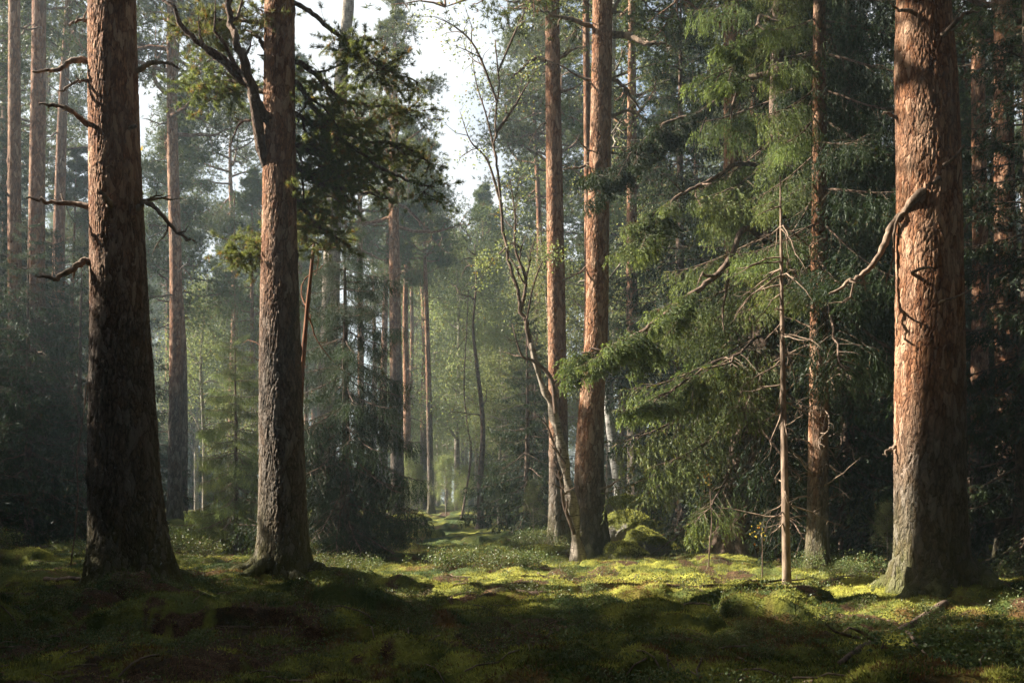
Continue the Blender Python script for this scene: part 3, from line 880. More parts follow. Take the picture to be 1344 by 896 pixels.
# a thinner pine trunk touching D's right flank, and the pines at K / far left / middle distance
for (name, label, px, D, cp, H, r0, seed, orange, cz, cw, grp) in [
    ('pine_tree', 'dim thin pine half hidden behind the bulging sunlit pine', 772, 27., [(770, 700), (772, 400), (771, 200), (769, 0)], 20, .13, 101, (1, 3), 14, 2.4, None),
    ('pine_tree', 'red pine stem behind the drooping spruce boughs, top right of the middle', 962, 24., [(968, 690), (964, 400), (962, 200), (960, 0)], 21, .26, 103, (2, 5), 13.5, 3., None),
    ('pine_tree', 'leftmost slender reddish pine at the picture edge', 19, 26., [(21, 690), (19, 400), (19, 0)], 25, .19, 105, (4.5, 7.5), 19, 2.4, None),
    ('pine_tree', 'slender reddish pine just right of the leftmost pine', 50, 27., [(50, 690), (48, 350), (51, 0)], 26, .24, 107, (5, 7.5), 19.5, 2.5, None),
    ('pine_tree', 'slim hazy pine with orange middle between the two broad left trunks', 229, 33., [(229, 660), (231, 380), (227, 200), (225, 0)], 22, .25, 109, (3, 5.5), 12.5, 3., None),
    ('pine_tree', 'hazy orange pine with flared base beside the mossy boulder at the far end', 520, 43., [(522, 675), (519, 450), (517, 240), (518, 100)], 22, .30, 111, (4.5, 8), 12.5, 3.2, None),
    ('pine_tree', 'thin hazy pine left of the one with the flared base', 473, 50., [(474, 665), (473, 400), (472, 200)], 21, .19, 113, (4, 8), 13, 2.8, None),
    ('pine_tree', 'thin straight hazy pine on the left edge of the bright gap', 562, 52., [(566, 680), (562, 480), (558, 350)], 17, .17, 115, (4, 8), 13, 1.5, None),
    ('pine_tree', 'pale pine trunk close behind the giant right pine', 1288, 24., [(1280, 700), (1287, 400), (1284, 100)], 20, .23, 117, (2, 4), 12, 2.6, None),
    ('pine_tree', 'pale scarred trunk between the giant right pine and the picture edge', 1324, 20., [(1326, 720), (1322, 500), (1318, 250)], 19, .24, 119, (1.5, 4), 10, 2.6, None),
    ('pine_tree', 'thin pale stem in the dark right of the bulging pine', 830, 33., [(832, 660), (829, 400), (828, 200)], 18, .13, 121, (1.5, 4), 11, 2.2, None)]:
    e, a_, o_ = hero_pine(name, label, px, D, cp, H, r0, .5, 40, .06, 13, seed, orange, .8, .5, (.1, .25), 5, .3, cw, 1., cz, group=grp)
    rl = np.random.default_rng(seed)
    for j in range(7):
        z = rl.uniform(3, cz); an = rl.uniform(0, 6.28)
        b = MB(); twiggy(b, crooked(a_(z), (math.cos(an), math.sin(an), rl.uniform(-.3, .35)), rl.uniform(.5, 1.8), 8, rl, .25), .028, rl, 1, 5, 2.5, attr=(.4, .7, .3, 0))
        link('branch', b.mesh('branch', DEAD, True), e)

# ------------------------------------------------------------------ hero spruces
def hero_spruce(name, label, px, D, H, r0, z0, wide, seed, lib, whorl=.5, per=4, ctrl=None, mat=SPRUCE_BARK, prof=.7, aim=None, droop=14, lowpitch=0.):
    rgl = np.random.default_rng(seed)
    x0 = X(px, D); zb = float(gh(x0, D)) - .08
    e = empty(name, label, 'tree', (x0, D, zb))
    b = MB()
    zs = np.concatenate([np.arange(-.3, 8, .04), np.arange(8, H + .1, .4)])
    at = trunk_mesh(b, ctrl or [(0, 0, -.4), (0, 0, 0), (.03, 0, H * .4), (0, 0, H)], H, lambda z: r0 * np.clip(1 - np.clip(z, 0, H) / H, .03, 1) ** .8, 60, zs, seed, (90, 99) if mat is SPRUCE_BARK else (1.2, 3.), .6, (.06, .1), .6, .3, 5, .5)
    link('trunk', b.mesh('trunk', mat, True), e)
    z = z0; k = 0; cnt = 0
    while z < H * .97 and cnt < 98:
        f = (z - z0) / (H - z0)
        for j in range(per):
            a = k * 1.1 + j * 2 * math.pi / per + rgl.normal() * .3
            L = (wide * (1 - f) ** prof * rgl.uniform(.7, 1.12) + .2)
            if aim: L *= aim(a, z)
            if L < .3: continue
            lb = lib(a) if callable(lib) else lib
            w, l = lb[int(rgl.integers(len(lb)))]
            o = link('bough', w, e)
            p = at(z + rgl.normal() * .1)
            o.location = [float(c) for c in p]
            o.rotation_euler = (rgl.normal() * .2, R(droop - 40 * f * f + lowpitch * (1 - f) + rgl.normal() * 7), a)
            s = L / 2.2; o.scale = (s, s, s * rgl.uniform(.85, 1.15))
            link('needles', l, o); cnt += 1
        z += whorl * rgl.uniform(.8, 1.2); k += 1
    return e, at, np.array([x0, D, zb])


def toward(dirs):
    return lambda a, z: max(v * math.exp(-(((a - d + math.pi) % (2 * math.pi) - math.pi) / w) ** 2) for d, w, v in dirs)


# the large sunlit spruce
eS, aS, oS = hero_spruce('spruce_tree', 'large spruce with drooping sunlit boughs reaching left over the moss', 962, 18.6, 15, .30, 1.95, 3.0, 131, lambda a: HERO_BOUGH if math.cos(a) < -.2 else HERO_SHADED, .66, 5, aim=lambda a, z: 1.0 if math.cos(a) < .3 else .75, droop=20, ctrl=[(-.1, 0, -.4), (-.03, 0, 0), (.25, 0, 2.2), (.75, 0, 6), (.9, 0, 15)])  # boughs off the sunny side get needles coloured dark as shade
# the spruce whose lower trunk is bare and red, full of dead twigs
eT, aT, oT = hero_spruce('spruce_tree', 'spruce with bare reddish lower trunk full of dead twigs', 1073, 16., 16, .185, 4.6, 2.5, 133, lambda a: HERO_BOUGH if math.cos(a) < -.3 else HERO_SHADED, .55, 4, mat=BARK, aim=lambda a, z: .7 if math.cos(a) < -.2 else 1., prof=.6, droop=22)  # shade painted by darker needles on boughs away from the sun
rl = np.random.default_rng(5)
for j in range(30):
    z = rl.uniform(.7, 6.); an = rl.choice([math.pi, -2.2, -math.pi / 2, -.7]) + rl.normal() * .4
    b = MB(); twiggy(b, crooked(aS(z), (math.cos(an), math.sin(an), rl.uniform(-.5, .1)), rl.uniform(.5, 1.6), 9, rl, .2, -.05), .016, rl, 2, 4, 5, .3, -.05, (.5, .8, .3, 0))
    link('branch', b.mesh('branch', DEAD, True), eS)
for j in range(34):
    z = rl.uniform(1.0, 5.2); an = rl.choice([math.pi, 0, -math.pi / 2, -2.4, -.8]) + rl.normal() * .4
    b = MB(); twiggy(b, crooked(aT(z), (math.cos(an), math.sin(an), rl.uniform(-.35, .15)), rl.uniform(.4, 1.25), 9, rl, .22, -.04), .016, rl, 2, 4, 5, .3, -.05, (.5, .8, .3, 0))
    link('branch', b.mesh('branch', DEAD, True), eT)
# thin dead spruce in front
x0 = X(1033, 13.25); zb = float(gh(x0, 13.25)) - .08
eM = empty('dead_spruce', 'thin bare dead spruce pole in front of the big sunlit spruce', 'tree', (x0, 13.25, zb))
b = MB(); zs = np.arange(-.3, 5.6, .03)
aM = trunk_mesh(b, [(0, 0, -.4), (0, 0, 0), (-.05, 0, 2.6), (-.09, 0, 5.6)], 5.6, lambda z: .058 * np.clip(1 - np.clip(z, 0, 9) / 6.2, .1, 1) ** .8, 24, zs, 141, (90, 99), .25, (.05, .1), .5, .15, 4, .4, knots=0)
link('trunk', b.mesh('trunk', DEAD, True), eM)
for j in range(46):
    z = rl.uniform(.9, 5.5); an = rl.uniform(0, 6.28)
    b = MB(); twiggy(b, crooked(aM(z), (math.cos(an), math.sin(an), rl.uniform(-.6, .0)), rl.uniform(.25, .95), 8, rl, .2, -.03), .011, rl, 2, 4, 3, .25, -.06, (.5, .8, .3, 0))
    link('branch', b.mesh('branch', DEAD, True), eM)


# long bare-wooded boughs sweeping left from the spruce, needles hanging from them
def sweeping(e, org, at, pts, D, dys, r, seed, dens=1., mat=SPRUCE_NEEDLES, start=.35):
    rgl = np.random.default_rng(seed)
    o, path, tips = stub(e, org, at, pts, D, r, rgl, 1, SPRUCE_BARK, 4, dys, 7, .3, (.3, .6, .2, 0), .2)
    lf = MB(); wd = MB()
    n = len(path)
    for j in range(int(15 * dens)):
        i = rgl.uniform(n * start, n - 1); k = int(min(i, n - 2)); p = path[k] + (path[k + 1] - path[k]) * (i - k)
        w_, l_ = BOUGH_RAW[int(rgl.integers(len(BOUGH_RAW)))]
        T = path[k + 1] - path[k]; yaw = math.atan2(T[1], T[0]) + rgl.normal() * .9
        s = rgl.uniform(.28, .5)
        M = rot(yaw, R(28 + rgl.normal() * 14), rgl.normal() * .3)
        lf.merge(l_, M, p, s); wd.merge(w_, M, p, s)
    link('needles', lf.mesh('needles', mat), o); link('twigs', wd.mesh('twigs', SPRUCE_BARK, True), o)


BOUGH_RAW = [spruce_bough(160 + i, .085, 6, 46, .11, .028, .40, L=2.2) for i in range(3)]
for k, (pts, D, dys, r, dn, mt, st) in enumerate([
    ([(978, 300), (950, 350), (920, 380), (880, 410), (840, 440), (800, 462), (760, 470)], 17.4, (0, -.4, -.6, -.7, -.7, -.7, -.7), .05, 1.5, SPRUCE_NEEDLES, .45),
    ([(965, 120), (940, 145), (905, 175), (870, 185), (830, 215), (795, 255)], 19.5, (-.5, -.8, -1., -1., -1., -1.), .05, 1.7, DARK_NEEDLES, .3),
    ([(970, 215), (945, 235), (915, 255), (880, 275), (850, 300), (835, 320)], 18.4, (0, -.4, -.6, -.8, -.8, -.8), .035, .9, SPRUCE_NEEDLES, .45),
    ([(960, 470), (930, 480), (900, 500), (870, 520), (850, 525)], 18., (0, -.4, -.8, -.9, -1.), .03, 1., SPRUCE_NEEDLES, .4),
    ([(1000, 20), (985, 60), (960, 100), (930, 120)], 17.5, (0, -.3, -.5, -.6), .03, .9, SPRUCE_NEEDLES, .3)]):
    sweeping(eS, oS, aS, pts, D, dys, r, 950 + k, dn, mt, st)

# dark young spruce behind pine B, small bright spruce between A and B, dark spruce behind the middle pines
eU, aU, oU = hero_spruce('spruce_tree', 'dark drooping young spruce right beside the second broad left trunk', 452, 20.5, 7.0, .11, .5, 2.3, 151, HERO_SHADED, .36, 5, prof=.6, droop=18)
hero_spruce('spruce_tree', 'small feathery bright green spruce between the two broad left trunks', 308, 22., 4.9, .055, .5, 1.15, 153, HERO_BOUGH, .3, 5, prof=.75, droop=10)
planted('spruce_tree', FAR_SPRUCE[2][1:], 'dark bushy spruce behind the slim orange pine, right of the bright gap', 'tree', X(690, 29), 29, 1., 1.0, None)

# ------------------------------------------------------------------ gnarled pale tree leaning across the middle pines
D = 19.3
x0 = X(756, D); zb = float(gh(x0, D)) - .08; org = np.array([x0, D, zb])
eG = empty('alder_tree', 'gnarled pale leafless alder leaning left from the foot of the bulging pine', 'tree', org)
pts = [(758, 745), (753, 690), (742, 620), (732, 570), (722, 530), (710, 505), (697, 455), (684, 410), (672, 360), (660, 300), (654, 240), (650, 190), (655, 120), (648, 60)]
path = np.array([P3(a, b_, D) for a, b_ in pts]) - org
path[:, 1] += np.linspace(-.4, -.2, len(path))
path = catmull(path, 70)
ar = np.interp(np.linspace(0, 1, 70), [0, .05, .3, .45, .7, 1], [.17, .10, .078, .045, .028, .012])
b = MB(); tube(b, path[:33], ar[:33] * (1 + .25 * np.sin(np.arange(33) * 1.1)), 14, (.5, .8, .5, 0), .8, 3)
link('trunk', b.mesh('trunk', ALDER, True), eG)
b = MB(); tube(b, path[31:] + rg.normal(size=(39, 3)) * .02, ar[31:], 8, (.5, .8, .5, 0), .5, 4)
link('branch', b.mesh('branch', SPRUCE_BARK, True), eG)
alder_tips = []
for pts, dy, r in [([(684, 410), (690, 370), (676, 330), (676, 290), (670, 240)], -.2, .035), ([(728, 545), (722, 500), (700, 478), (684, 470), (672, 430)], -.45, .045), ([(740, 610), (728, 590), (716, 560), (700, 545)], -.5, .03), ([(752, 700), (738, 660), (734, 630), (724, 600)], -.5, .04), ([(657, 270), (640, 215), (618, 190), (604, 150)], -.2, .025), ([(651, 180), (672, 150), (690, 120), (705, 95)], -.2, .03),
                   ([(652, 215), (640, 160), (625, 110), (618, 60)], -.1, .02), ([(664, 330), (650, 345), (630, 372)], -.3, .014), ([(690, 430), (700, 380), (712, 350), (722, 342)], -.5, .02), ([(653, 140), (625, 70), (598, 42), (570, 28)], -.2, .024), ([(654, 100), (680, 40), (695, 10), (705, -30)], -.2, .02)]:
    p = np.array([P3(a, b_, D) for a, b_ in pts]) - org; p[:, 1] += dy
    b = MB(); alder_tips += twiggy(b, catmull(p, 16), r, rg, 2, 6, 6, .25, .0, (.5, .8, .5, 0), .4, lump=.4)
    link('branch', b.mesh('branch', SPRUCE_BARK, True), eG)
lf = MB(); tp = np.array(alder_tips); tp = tp[tp[:, 2] > 4.5]; n = len(tp) * 7
pp = np.repeat(tp, 7, 0) + rg.normal(size=(n, 3)) * [.10, .14, .10]
a = np.stack([rg.random(n), rg.random(n), rg.random(n), np.zeros(n)], 1)
blades(lf, pp, unit(rg.normal(size=(n, 3)) - UP * .4), .05, .035, rg, a, True)
link('crown', lf.mesh('crown', LEAF), eG)

# leaning white birch on the mound
D = 27.5
pts = [(818, 662), (812, 630), (805, 580), (799, 530), (795, 470), (793, 380), (796, 250), (802, 120), (806, 0)]
x0 = X(818, D); zb = float(gh(x0, D)) - .05; org = np.array([x0, D, zb])
eW = empty('birch_tree', 'leaning white birch stem on the mossy mound behind the bulging pine', 'tree', org)
path = np.array([P3(a, b_, D) for a, b_ in pts]) - org; path[0, 2] = -.2
path = catmull(path, 50)
b = MB(); tube(b, path, np.interp(np.linspace(0, 1, 50), [0, .06, 1], [.22, .17, .08]), 16, (.5, .8, .5, 0), .25, 9)
link('trunk', b.mesh('trunk', BIRCH, True), eW)
wd = MB(); lf = MB(); tp = []
for j in range(16):
    i = int(rg.integers(28, 50)); an = rg.uniform(0, 6.28)
    tp += twiggy(wd, crooked(path[i], (math.cos(an), math.sin(an), .7), rg.uniform(1., 2.6), 8, rg, .18, -.05), .03, rg, 2, 4, 4, .22, -.12, (.5, .7, .5, 0), .45)
tp = np.array(tp); n = len(tp) * 16
pp = np.repeat(tp, 16, 0) + rg.normal(size=(n, 3)) * [.25, .25, .35]
blades(lf, pp, unit(rg.normal(size=(n, 3)) - UP * .5), .06, .045, rg, np.stack([rg.random(n), rg.random(n), rg.random(n), np.zeros(n)], 1), True)
link('limbs', wd.mesh('limbs', ALDER, True), eW); link('crown', lf.mesh('crown', LEAF), eW)

# slanting dead stem right of pine B; broad grey aspen behind it; old dark leaning stump stem by the gap
def bare_stem(name, label, cat, pts, D, r, mat, seed, twn=5, rprof=None, dy=0.):
    rgl = np.random.default_rng(seed)
    p = np.array([P3(a, b_, D) for a, b_ in pts]); x0 = p[0, 0]; zb = float(gh(x0, D)); org = np.array([x0, D, zb - .05])
    p = p - org; p[0, 2] = -.2
    path = catmull(p, 40)
    e = empty(name, label, cat, org)
    b = MB(); tube(b, path, np.interp(np.linspace(0, 1, 40), [0, .06, 1], rprof or [r * 1.5, r, r * .35]), 14, (.5, .8, .4, 0), .4, seed)
    link('trunk', b.mesh('trunk', mat, True), e)
    for j in range(twn):
        i = int(rgl.integers(14, 39)); an = rgl.uniform(0, 6.28)
        b = MB(); twiggy(b, crooked(path[i], (math.cos(an), math.sin(an), rgl.uniform(-.1, .6)), rgl.uniform(.4, 1.6), 8, rgl, .25), r * .22 + .004, rgl, 2, 5, 3, attr=(.4, .7, .3, 0))
        link('branch', b.mesh('branch', mat, True), e)
    return e


bare_stem('dead_tree', 'reddish dead stem slanting out from behind the second broad left trunk', 'tree', [(388, 720), (392, 600), (396, 500), (402, 420), (410, 340), (413, 315)], 16.2, .055, simple_bark('red_dead_bark', (.09, .035, .018), (.22, .10, .05)), 171, 8)
bare_stem('aspen_tree', 'thick grey hazy trunk standing behind the dark young spruce', 'tree', [(426, 705), (428, 560), (434, 400), (440, 250), (448, 100), (458, 0), (464, -120)], 31., .33, ALDER, 173, 7)
bare_stem('birch_tree', 'dark stem with wide base at the right side of the bright gap', 'tree', [(632, 698), (630, 640), (634, 560), (626, 480), (621, 430), (625, 370), (623, 320)], 37., .11, SPRUCE_BARK, 175, 9, [.34, .12, .01])
bare_stem('birch_tree', 'thin curved dark sapling stem in the bright gap', 'tree', [(604, 690), (618, 600), (614, 560), (609, 510), (612, 440), (615, 380)], 42., .05, SPRUCE_BARK, 177, 6)

# ------------------------------------------------------------------ distant forest
rb = np.random.default_rng(2024)
PL = [('left', 'hazy pine in the misty stand left of the bright gap', 'pines in the mist left of the gap'), ('right', 'dim pine in the dark stand right of the bright gap', 'pines in the stand right of the gap')]
taken = [(X(a, d), d) for a, d in [(229, 33), (520, 43), (473, 50), (562, 52), (426, 31), (632, 37), (830, 33), (818, 27.5), (690, 29), (1288, 24), (1324, 20), (962, 24), (772, 27), (604, 42)]]
def free(x, y, r):
    return all((x - a) ** 2 + (y - b_) ** 2 > r * r for a, b_ in taken)


BIRCHLIT = [(X(px, 52), 52., z) for px in (590, 630, 670) for z in (8., 11., 14.)]


def blocks_birches(x, y, H):
    for a, b_, z in BIRCHLIT:
        t = a - x
        if t > 2 and abs(b_ + t * math.tan(AZ) - y) < 2.6 and .45 * H < z + t * math.tan(EL) < H: return True
    return False


def gap(x, y):
    px = CXP + x / y * F
    w = 54 if y < 60 else 42 if y < 90 else 22
    return abs(px - 592) < w


npine = 0
for tries in range(9000):
    if npine >= 165: break
    y = 29 + 105 * rb.random() ** 1.2
    px = rb.uniform(-120, 1470)
    x = X(px, y)
    if gap(x, y) or not free(x, y, 2.1 + y * .012): continue
    if y < 40 and 700 < px < 900 and rb.random() < .6: continue
    if y > 34 and 420 < px < 545 and rb.random() < .6: continue
    g = PL[0] if px < 592 else PL[1]
    H, *ms = FAR_PINES[int(rb.integers(5))]
    if blocks_birches(x, y, H): continue
    taken.append((x, y)); npine += 1
    planted('pine_tree', ms, g[1], 'tree', x, y, rb.uniform(0, 6.28), rb.uniform(.8, 1.12), g[2])
nsp = 0
for tries in range(9000):
    if nsp >= 70: break
    y = 26 + 75 * rb.random() ** 1.5
    px = rb.uniform(-150, 1500)
    x = X(px, y)
    if gap(x, y) or not free(x, y, 1.7): continue
    if y < 48 and 180 < px < 560 and rb.random() < .75: continue
    if y < 40 and 780 < px < 850: continue
    taken.append((x, y)); nsp += 1
    i = int(rb.choice([0, 1, 2, 3], p=[.2, .12, .36, .32])) if px < 860 else int(rb.choice([0, 1, 2], p=[.45, .35, .2]))
    lab = ('dark understory spruce in the misty left stand', 'understory spruces in the left stand') if px < 592 else ('dark understory spruce in the shaded right stand', 'understory spruces in the right stand')
    planted('spruce_tree', FAR_SPRUCE[i][1:], lab[0], 'tree', x, y, rb.uniform(0, 6.28), rb.uniform(.8, 1.15), lab[1])
for px, D, i, sc_ in [(505, 58, 1, 1.), (540, 68, 3, 1.), (530, 84, 1, 1.05), (588, 88, 0, 1.), (572, 104, 1, 1.), (618, 98, 3, 1.05), (532, 53, 0, 1.), (556, 62, 1, .95), (606, 76, 3, .9), (492, 74, 0, 1.05), (640, 76, 1, 1.)]:
    planted('pine_tree', FAR_PINES[i][1:], 'faint misty pine with soft crown in the bright gap', 'tree', X(px, D), D, px * .7, sc_, 'faint pines in the bright gap')
# dark spruces filling the right side behind the giant pine, and the deep left edge
for px, D, i, s, lab in [(1120, 23, 1, 1., 'dense dark spruce filling the space left of the giant right pine'), (1340, 17.5, 0, 1.05, 'dark spruce leaning in at the right picture edge'), (1230, 29, 1, 1.05, 'dark spruce directly behind the giant right pine'), (1030, 27, 1, 1., 'dark spruce behind the thin bare dead pole'), (1040, 21.8, 1, 1., 'tall dark spruce close behind the bare red trunk full of twigs'), (1112, 19.5, 1, .85, 'dark spruce between the bare red trunk and the giant right pine'),
                         (900, 33, 0, 1.0, 'dark spruce deep behind the sunlit drooping boughs'), (95, 29, 2, 1.0, 'dark low spruce between the slender left pines and the broad dark pine'), (-10, 24, 2, 1.1, 'dark low spruce cut by the left picture edge'), (170, 36, 0, .9, 'dark spruce behind the broadest left trunk'), (254, 64, 1, 1.1, 'faint spruce far behind, first of two right of the slim hazy pine'), (268, 86, 1, 1.2, 'faintest spruce far behind the slim hazy pine'), (500, 92, 1, 1.1, 'faint far spruce just left of the flared hazy pine'), (70, 33, 0, .8, 'tall dark spruce deep behind the slender left pines'), (38, 24.5, 2, 1.15, 'dark low spruce in front of the two slender left pines'), (108, 25.5, 2, 1.1, 'dark low spruce close behind the left flank of the broadest trunk'), (20, 38, 0, 1., 'tall dark spruce deep at the left picture edge'), (118, 42, 0, .9, 'dark spruce far behind the gap left of the broadest trunk'),
                         (890, 40, 1, 1., 'tall dark spruce far behind the upper sweeping boughs')]:
    planted('spruce_tree', FAR_SPRUCE[i][1:], lab, 'tree', X(px, D), D, px * .1, s, None)
far = 0
for tries in range(4000):
    if far >= 150: break
    y = rb.uniform(78, 200); px = rb.uniform(-60, 1400); x = X(px, y)
    if not free(x, y, 3.2) or abs(px - 592) < 40 and y < 110: continue
    taken.append((x, y)); far += 1
    if rb.random() < .6: planted('spruce_tree', FAR_SPRUCE[int(rb.integers(0, 2))][1:], 'faint far spruce closing the view behind the misty trunks', 'tree', x, y, rb.uniform(0, 6.28), rb.uniform(.8, 1.2), 'far spruces behind the mist')
    else: planted('birch_tree', LEAFY[0][1:], 'faint far broadleaf tree closing the view behind the misty trunks', 'tree', x, y, rb.uniform(0, 6.28), rb.uniform(.9, 1.3), 'far broadleaf trees behind the mist')
# pale broadleaf trees at the end of the glade
for px, D, i, s in [(625, 56, 0, 1.), (660, 50, 0, .95), (600, 70, 0, 1.), (690, 46, 0, 1.05), (640, 66, 0, 1.1), (575, 78, 1, 1.1), (655, 40, 1, .9), (715, 38, 0, 1.), (700, 60, 0, 1.2), (540, 64, 1, 1.), (560, 95, 0, 1.1), (610, 100, 0, 1.1), (860, 42, 0, 1.1), (800, 44, 0, 1.15), (760, 52, 0, 1.2), (640, 90, 0, 1.2), (585, 110, 0, 1.2), (668, 52, 0, 1.4), (632, 58, 0, 1.45), (612, 74, 0, 1.5), (575, 90, 0, 1.4), (650, 62, 0, 1.5), (555, 100, 0, 1.3), (600, 120, 0, 1.5), (645, 78, 0, 1.7), (600, 60, 0, 1.6), (560, 72, 0, 1.7), (628, 84, 0, 1.9), (575, 105, 0, 2.), (258, 60, 0, 1.3), (248, 75, 0, 1.5), (300, 58, 0, 1.3), (705, 54, 0, 1.4), (590, 84, 0, 1.5), (880, 36, 0, 1.2), (845, 50, 0, 1.5), (330, 40, 1, 1.), (268, 46, 0, 1.)]:
    lab = ('pale green leafy birch in the misty stand between the broad left trunks', 'pale birches between the left trunks') if px < 400 else ('pale green leafy birch at the misty end of the glade', 'pale birches at the end of the glade') if px < 725 else ('green leafy birch standing behind the paired middle pines', 'birches behind the paired pines')
    planted('birch_tree', LEAFY[i][1:], lab[0], 'tree', X(px, D), D, px * .37, s, lab[1])
for px, D, s in [(548, 44, .5), (610, 46, .5), (585, 50, .6), (480, 40, .5), (640, 43, .45), (440, 33, .4), (700, 27, .3), (665, 30, .35), (655, 36, .4), (890, 26, .3), (340, 30, .4), (280, 27, .4), (1130, 19, .28), (1165, 17, .25), (530, 48, .6), (570, 60, .6), (625, 60, .6)]:
    planted('broadleaf_sapling', LEAFY[2][1:], 'low leafy sapling growing among the trunks', 'sapling', X(px, D), D, px * .31, s, 'leafy saplings among the trunks')

# trees added round the view to shade the glade, leaving the sun its gap
SUNLIT = [(X(px, D), D, z) for px, D, z in [(620, 17.5, 0), (700, 16, 0), (760, 15, 0), (850, 14.5, 0), (930, 14, 0), (1000, 13.5, 0), (1080, 13.3, 0), (1140, 13., 0), (777, 20, 1.5), (733, 23, 3), (1224, 11.8, 2.2), (1224, 11.8, 5), (940, 18, 2.), (920, 17.6, 4.), (1000, 16, 5.), (1033, 14.2, 1.), (756, 20.4, 1.), (850, 27, 1.)]]


def shades(x, y, H, rad):
    for a, b_, z in SUNLIT:
        t = (a - x)
        if t <= 0: continue
        if abs(b_ + t * math.tan(AZ) - y) < rad and z + t * math.tan(EL) < H: return True
    return False


for j, (x, y, i, s) in enumerate([(-8.8, 9.2, 0, 1.1), (-9.4, 11.6, 0, 1.12), (-9.2, 10.4, 0, 1.08), (-9.2, 5.4, 1, .9), (-12.5, 9.5, 1, 1.0), (-11.5, 14.75, 0, .86), (-12.2, 17.3, 2, 1.05), (-13.4, 20.2, 2, 1.1), (-14.8, 22.8, 0, .93), (-15.6, 26., 0, 1.), (-13.2, 16.3, 2, 1.1), (-13.9, 18.9, 2, 1.1), (-14.8, 20.8, 2, 1.12), (-10.2, 13.2, 0, .78), (-10.6, 17.4, 2, .8), (-12.8, 12.2, 1, .9), (-13, 4., 1, 1.), (-17.5, 29, 1, 1.), (-19, 33, 1, 1.), (-21, 37, 1, 1.),
                              (8.2, 6., 0, .9), (10., 11., 1, 1.), (10.6, 15.5, 1, 1.), (-4.5, -4., 1, 1.), (4.5, -4.5, 1, 1.), (0.2, -7., 1, 1.), (13, 20., 1, 1.), (-8.8, -1.5, 1, 1.), (8.6, 0.5, 1, 1.), (-6.6, 6.4, 3, 1.1)]):
    planted('spruce_tree', FAR_SPRUCE[i][1:], 'tall dark spruce added around the viewer to shade the glade', 'tree', x, y, j * .9, s, 'spruces around the viewer')
    taken.append((x, y))
for x, y, i in [(-3.2, 3.0, 1), (3.5, 2.3, 0), (-5.2, 6.9, 3), (6.1, 7.6, 1), (.6, -2.6, 3), (6.9, 4.6, 0), (-6.6, 2.2, 0)]:
    planted('pine_tree', FAR_PINES[i][1:], 'tall pine added around the viewer to shade the glade', 'tree', x, y, x, 1., 'pines around the viewer')
    taken.append((x, y))
rs = np.random.default_rng(99)
nq = [0, 0]
for tries in range(6000):
    x = rs.uniform(-34, 32); y = rs.uniform(-26, 34)
    if math.hypot(x, y) < 2.3 or not free(x, y, 3.0): continue
    pine = rs.random() < .55
    edge = .52 * max(y, 0) + (1.2 if pine else 3.6)
    if y > -1 and abs(x) < edge: continue
    if pine and y > 0 and nq[0] > 95 or not pine and nq[1] > 75: continue
    i = int(rs.integers(5)) if pine else int(rs.choice([0, 1, 1, 2]))
    H = (FAR_PINES if pine else FAR_SPRUCE)[i][0] * 1.05
    if shades(x, y, H, 2.6 if pine else 2.3): continue
    taken.append((x, y)); nq[0 if pine else 1] += 1
    if pine: planted('pine_tree', FAR_PINES[i][1:], 'tall pine added around the viewer to shade the glade', 'tree', x, y, rs.uniform(0, 6.28), rs.uniform(.9, 1.05), 'pines around the viewer')
    else: planted('spruce_tree', FAR_SPRUCE[i][1:], 'tall dark spruce added around the viewer to shade the glade', 'tree', x, y, rs.uniform(0, 6.28), rs.uniform(.9, 1.05), 'spruces around the viewer')
print('surround', nq)

# ------------------------------------------------------------------ stones, bushes, fallen wood
def icos(n):
    import bmesh
    bm = bmesh.new(); bmesh.ops.create_icosphere(bm, subdivisions=n, radius=1)
    bm.verts.ensure_lookup_table()
    v = np.array([w.co[:] for w in bm.verts]); t = np.array([[x.index for x in f.verts] for f in bm.faces]); bm.free()
    return v, t


IV, IT = icos(5)
def boulder(label, px, py, D, size, seed, mossy=.6, dz=0.):
    rgl = np.random.default_rng(seed)
    v = IV.copy()
    n = fbm(v[:, 0] * 1.5 + seed, v[:, 1] * 1.5 + v[:, 2] * 1.1, seed, 4) - .5
    n2 = fbm(v[:, 0] * 6 + seed, v[:, 1] * 6 + v[:, 2] * 5, seed + 3, 3) - .5
    for k in range(7):
        pl = unit(rgl.normal(size=3)); d = rgl.uniform(.6, .9)
        ex = np.clip(v @ pl - d, 0, None); v = v - ex[:, None] * pl * .8
    v = v * (1 + .55 * n + .16 * n2)[:, None] * np.array(size)
    x = X(px, D); z = Zp(py, D) if py else float(gh(x, D)) + dz
    e = empty('mossy_boulder', label, 'stone', (x, D, z))
    a = np.zeros((len(v), 4)); a[:, 1] = np.clip(IV[:, 2] * .8 + .15 + mossy * .4, 0, 1)
    b = MB(); b.add(v, IT, None, a); link('stone', b.mesh('stone', ROCK, True), e)
    m = 3600
    k = rgl.integers(0, len(IT), m); w = rgl.dirichlet((1, 1, 1), m)
    p = (v[IT[k]] * w[..., None]).sum(1); nn = (IV[IT[k]]).mean(1)
    g = nn[:, 2] + rgl.normal(size=m) * .2 > .15 - mossy * .3
    p, nn = p[g], nn[g]
    a = np.stack([.2 * rgl.random(len(p)), np.clip(.3 + .5 * nn[:, 2] + rgl.normal(size=len(p)) * .2, 0, 1), rgl.random(len(p)) * .9 + .1, 0 * p[:, 0]], 1)
    b = MB(); blades(b, p, unit(nn + rgl.normal(size=p.shape) * .6), .04 * rgl.uniform(.6, 1.4, len(p)), .016, rgl, a)
    link('moss', b.mesh('moss', MOSS), e)


